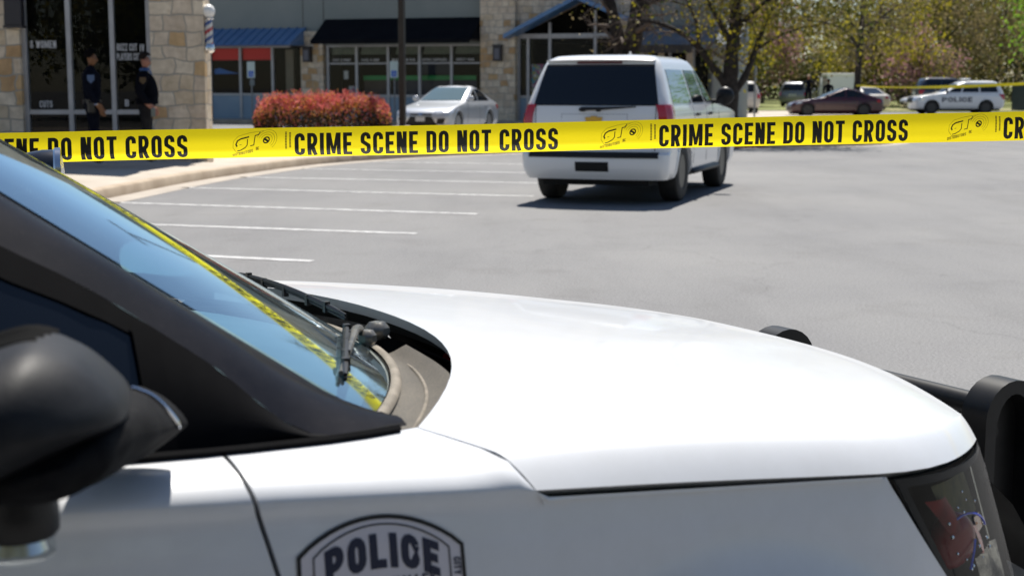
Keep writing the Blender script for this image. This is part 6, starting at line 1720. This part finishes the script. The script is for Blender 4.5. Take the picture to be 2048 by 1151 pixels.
blob_tree('bare_tree', 'grey brown bare twigged tree above the dumpster', (38.5, 116, 0), 36, 11, 9, 1.4, [B_, O_, B_], 5200, .15, True)
blob_tree('tall_tree', 'tall olive crown against the sky above the dark blue SUV', (38.0, 142, 0), 37, 17, 11, 3, [O_, Y_, D_], 8500, .20, trunk_r=.3)
blob_tree('tall_tree', 'tall olive tree at the right edge behind the bare trees', (47.5, 138, 0), 38, 18, 13, 3, [O_, D_, Y_], 9500, .20, trunk_r=.3)
blob_tree('tall_tree', 'tall brownish tree between the slender trunk and the elm', (22.5, 140, 0), 39, 14, 11, 2.5, [B_, O_, D_], 7500, .20, trunk_r=.3)
blob_tree('tall_tree', 'tall dark green tree behind the elm trunk', (14.5, 132, 0), 40, 15, 11, 2, [O_, D_, B_], 8000, .20, trunk_r=.3)
blob_tree('tall_tree', 'tall olive brown tree beyond the porch roof', (22.0, 158, 0), 41, 17, 12, 3, [D_, O_, B_], 8000, .22, trunk_r=.3)
blob_tree('bright_tree', 'bright fresh green tree cut off by the right edge', (22.4, 58, 0), 42, 7.5, 4.2, 1.9, [M['leaf_bright'], M['leaf_green'], M['leaf_bright']], 8500, .075, group=None)
# understory behind the far cars: one dark hedge row that reads as a mass
hb = MB(); rnd = random.Random(77)
for k in range(30000):
    x = rnd.uniform(8, 66); top = 4.6 + 1.8 * math.sin(x * .9) * math.sin(x * .37 + 1) + rnd.gauss(0, .35)
    z = top * (1 - rnd.random() ** 1.6); y = 148 + rnd.gauss(0, 1.3) + 3 * math.sin(x * .3)
    a = Vector((rnd.gauss(0, 1), rnd.gauss(0, 1), rnd.gauss(0, 1))).normalized(); b = a.orthogonal().normalized(); s = rnd.uniform(.14, .34)
    c = Vector((x, y, z)); hb.add([c - a * s, c + b * s * .6, c + a * s, c - b * s * .6], [(0, 1, 2, 3)], rnd.choice((0, 0, 1, 2)))
o = hb.build('thicket', [D_, O_, M['leaf_brown']], smooth=0, weld=False, fix=False); o['kind'] = 'stuff'; o['label'] = 'dark understory thicket beyond the far cars'
# red tipped hedge in the island
bs = thing('photinia_hedge', 'low red tipped clipped hedge left of the light pole', 'shrub', (-5.22, 40.2, .15), A18 * .3)
hm, st = MB(), MB(); rnd = random.Random(9)
for k in range(26):
    x, y = rnd.uniform(-1.6, 1.6), rnd.uniform(-.7, .7); st.tube([(x * .8, y * .8, 0), (x * .9, y * .9, .4), (x, y, .95)], [.02, .015, .006], 5)
st.build('stem', M['bark_dark'], bs)
def hedge_r(x, y): return 1 - abs(x / 1.88) ** 3.5 - abs(y / .95) ** 3.5
cnt = 0
while cnt < 16000:
    x, y, z = rnd.uniform(-1.9, 1.9), rnd.uniform(-1, 1), rnd.uniform(.0, 1.3)
    lump = .10 * math.sin(x * 3.1 + 1) * math.sin(y * 4 + .6) + .07 * math.sin(x * 7.3) * math.cos(y * 5)
    ztop = 1.08 * max(0, hedge_r(x, y)) ** .15 + lump * .8
    if hedge_r(x, y) < 0 or z > ztop: continue
    if z < ztop - .26 and hedge_r(x, y) > .42: continue
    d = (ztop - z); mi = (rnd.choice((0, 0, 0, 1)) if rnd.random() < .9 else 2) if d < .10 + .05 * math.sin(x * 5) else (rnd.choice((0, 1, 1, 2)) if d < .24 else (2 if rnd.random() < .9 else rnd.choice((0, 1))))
    a = Vector((rnd.gauss(0, 1), rnd.gauss(0, 1), rnd.gauss(.7, 1))).normalized(); b = a.orthogonal().normalized(); s = rnd.uniform(.028, .06)
    c = Vector((x, y, z)); hm.add([c - a * s, c + b * s * .5, c + a * s, c - b * s * .5], [(0, 1, 2, 3)], mi); cnt += 1
for k in range(230):
    x, y = rnd.uniform(-1.75, 1.75), rnd.uniform(-.8, .8)
    if hedge_r(x, y) < .1: continue
    z = 1.03 * hedge_r(x, y) ** .15; h = rnd.uniform(.03, .24)
    for j in range(8):
        c = Vector((x + rnd.gauss(0, .015), y + rnd.gauss(0, .015), z + h * j / 7)); a = Vector((rnd.gauss(0, 1), rnd.gauss(0, 1), .8)).normalized(); b = a.orthogonal().normalized(); s = .035
        hm.add([c, c + a * s + b * s * .4, c + a * s * 2, c + a * s - b * s * .4], [(0, 1, 2, 3)], rnd.choice((0, 0, 1)))
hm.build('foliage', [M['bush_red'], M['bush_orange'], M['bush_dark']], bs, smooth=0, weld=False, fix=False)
# trees of the lot behind the photographer (they show in the shop windows and car sides)
p0 = blob_tree('lot_tree', 'leafy lot tree standing behind the viewpoint', (-9, -13, 0), 51, 8.5, 8, 1.0, [O_, D_, Y_, D_], 6500, .16, group='lot trees behind the viewpoint')
for x, y, z_ in ((-2.5, -12, 1.3), (4, -13.5, 4.0), (10.5, -12, 2.2), (-16, -12.5, .7), (17, -14, 5.2)):
    c_ = copy_tree(p0); c_.location = (x, y, 0); c_.rotation_euler = (0, 0, z_)
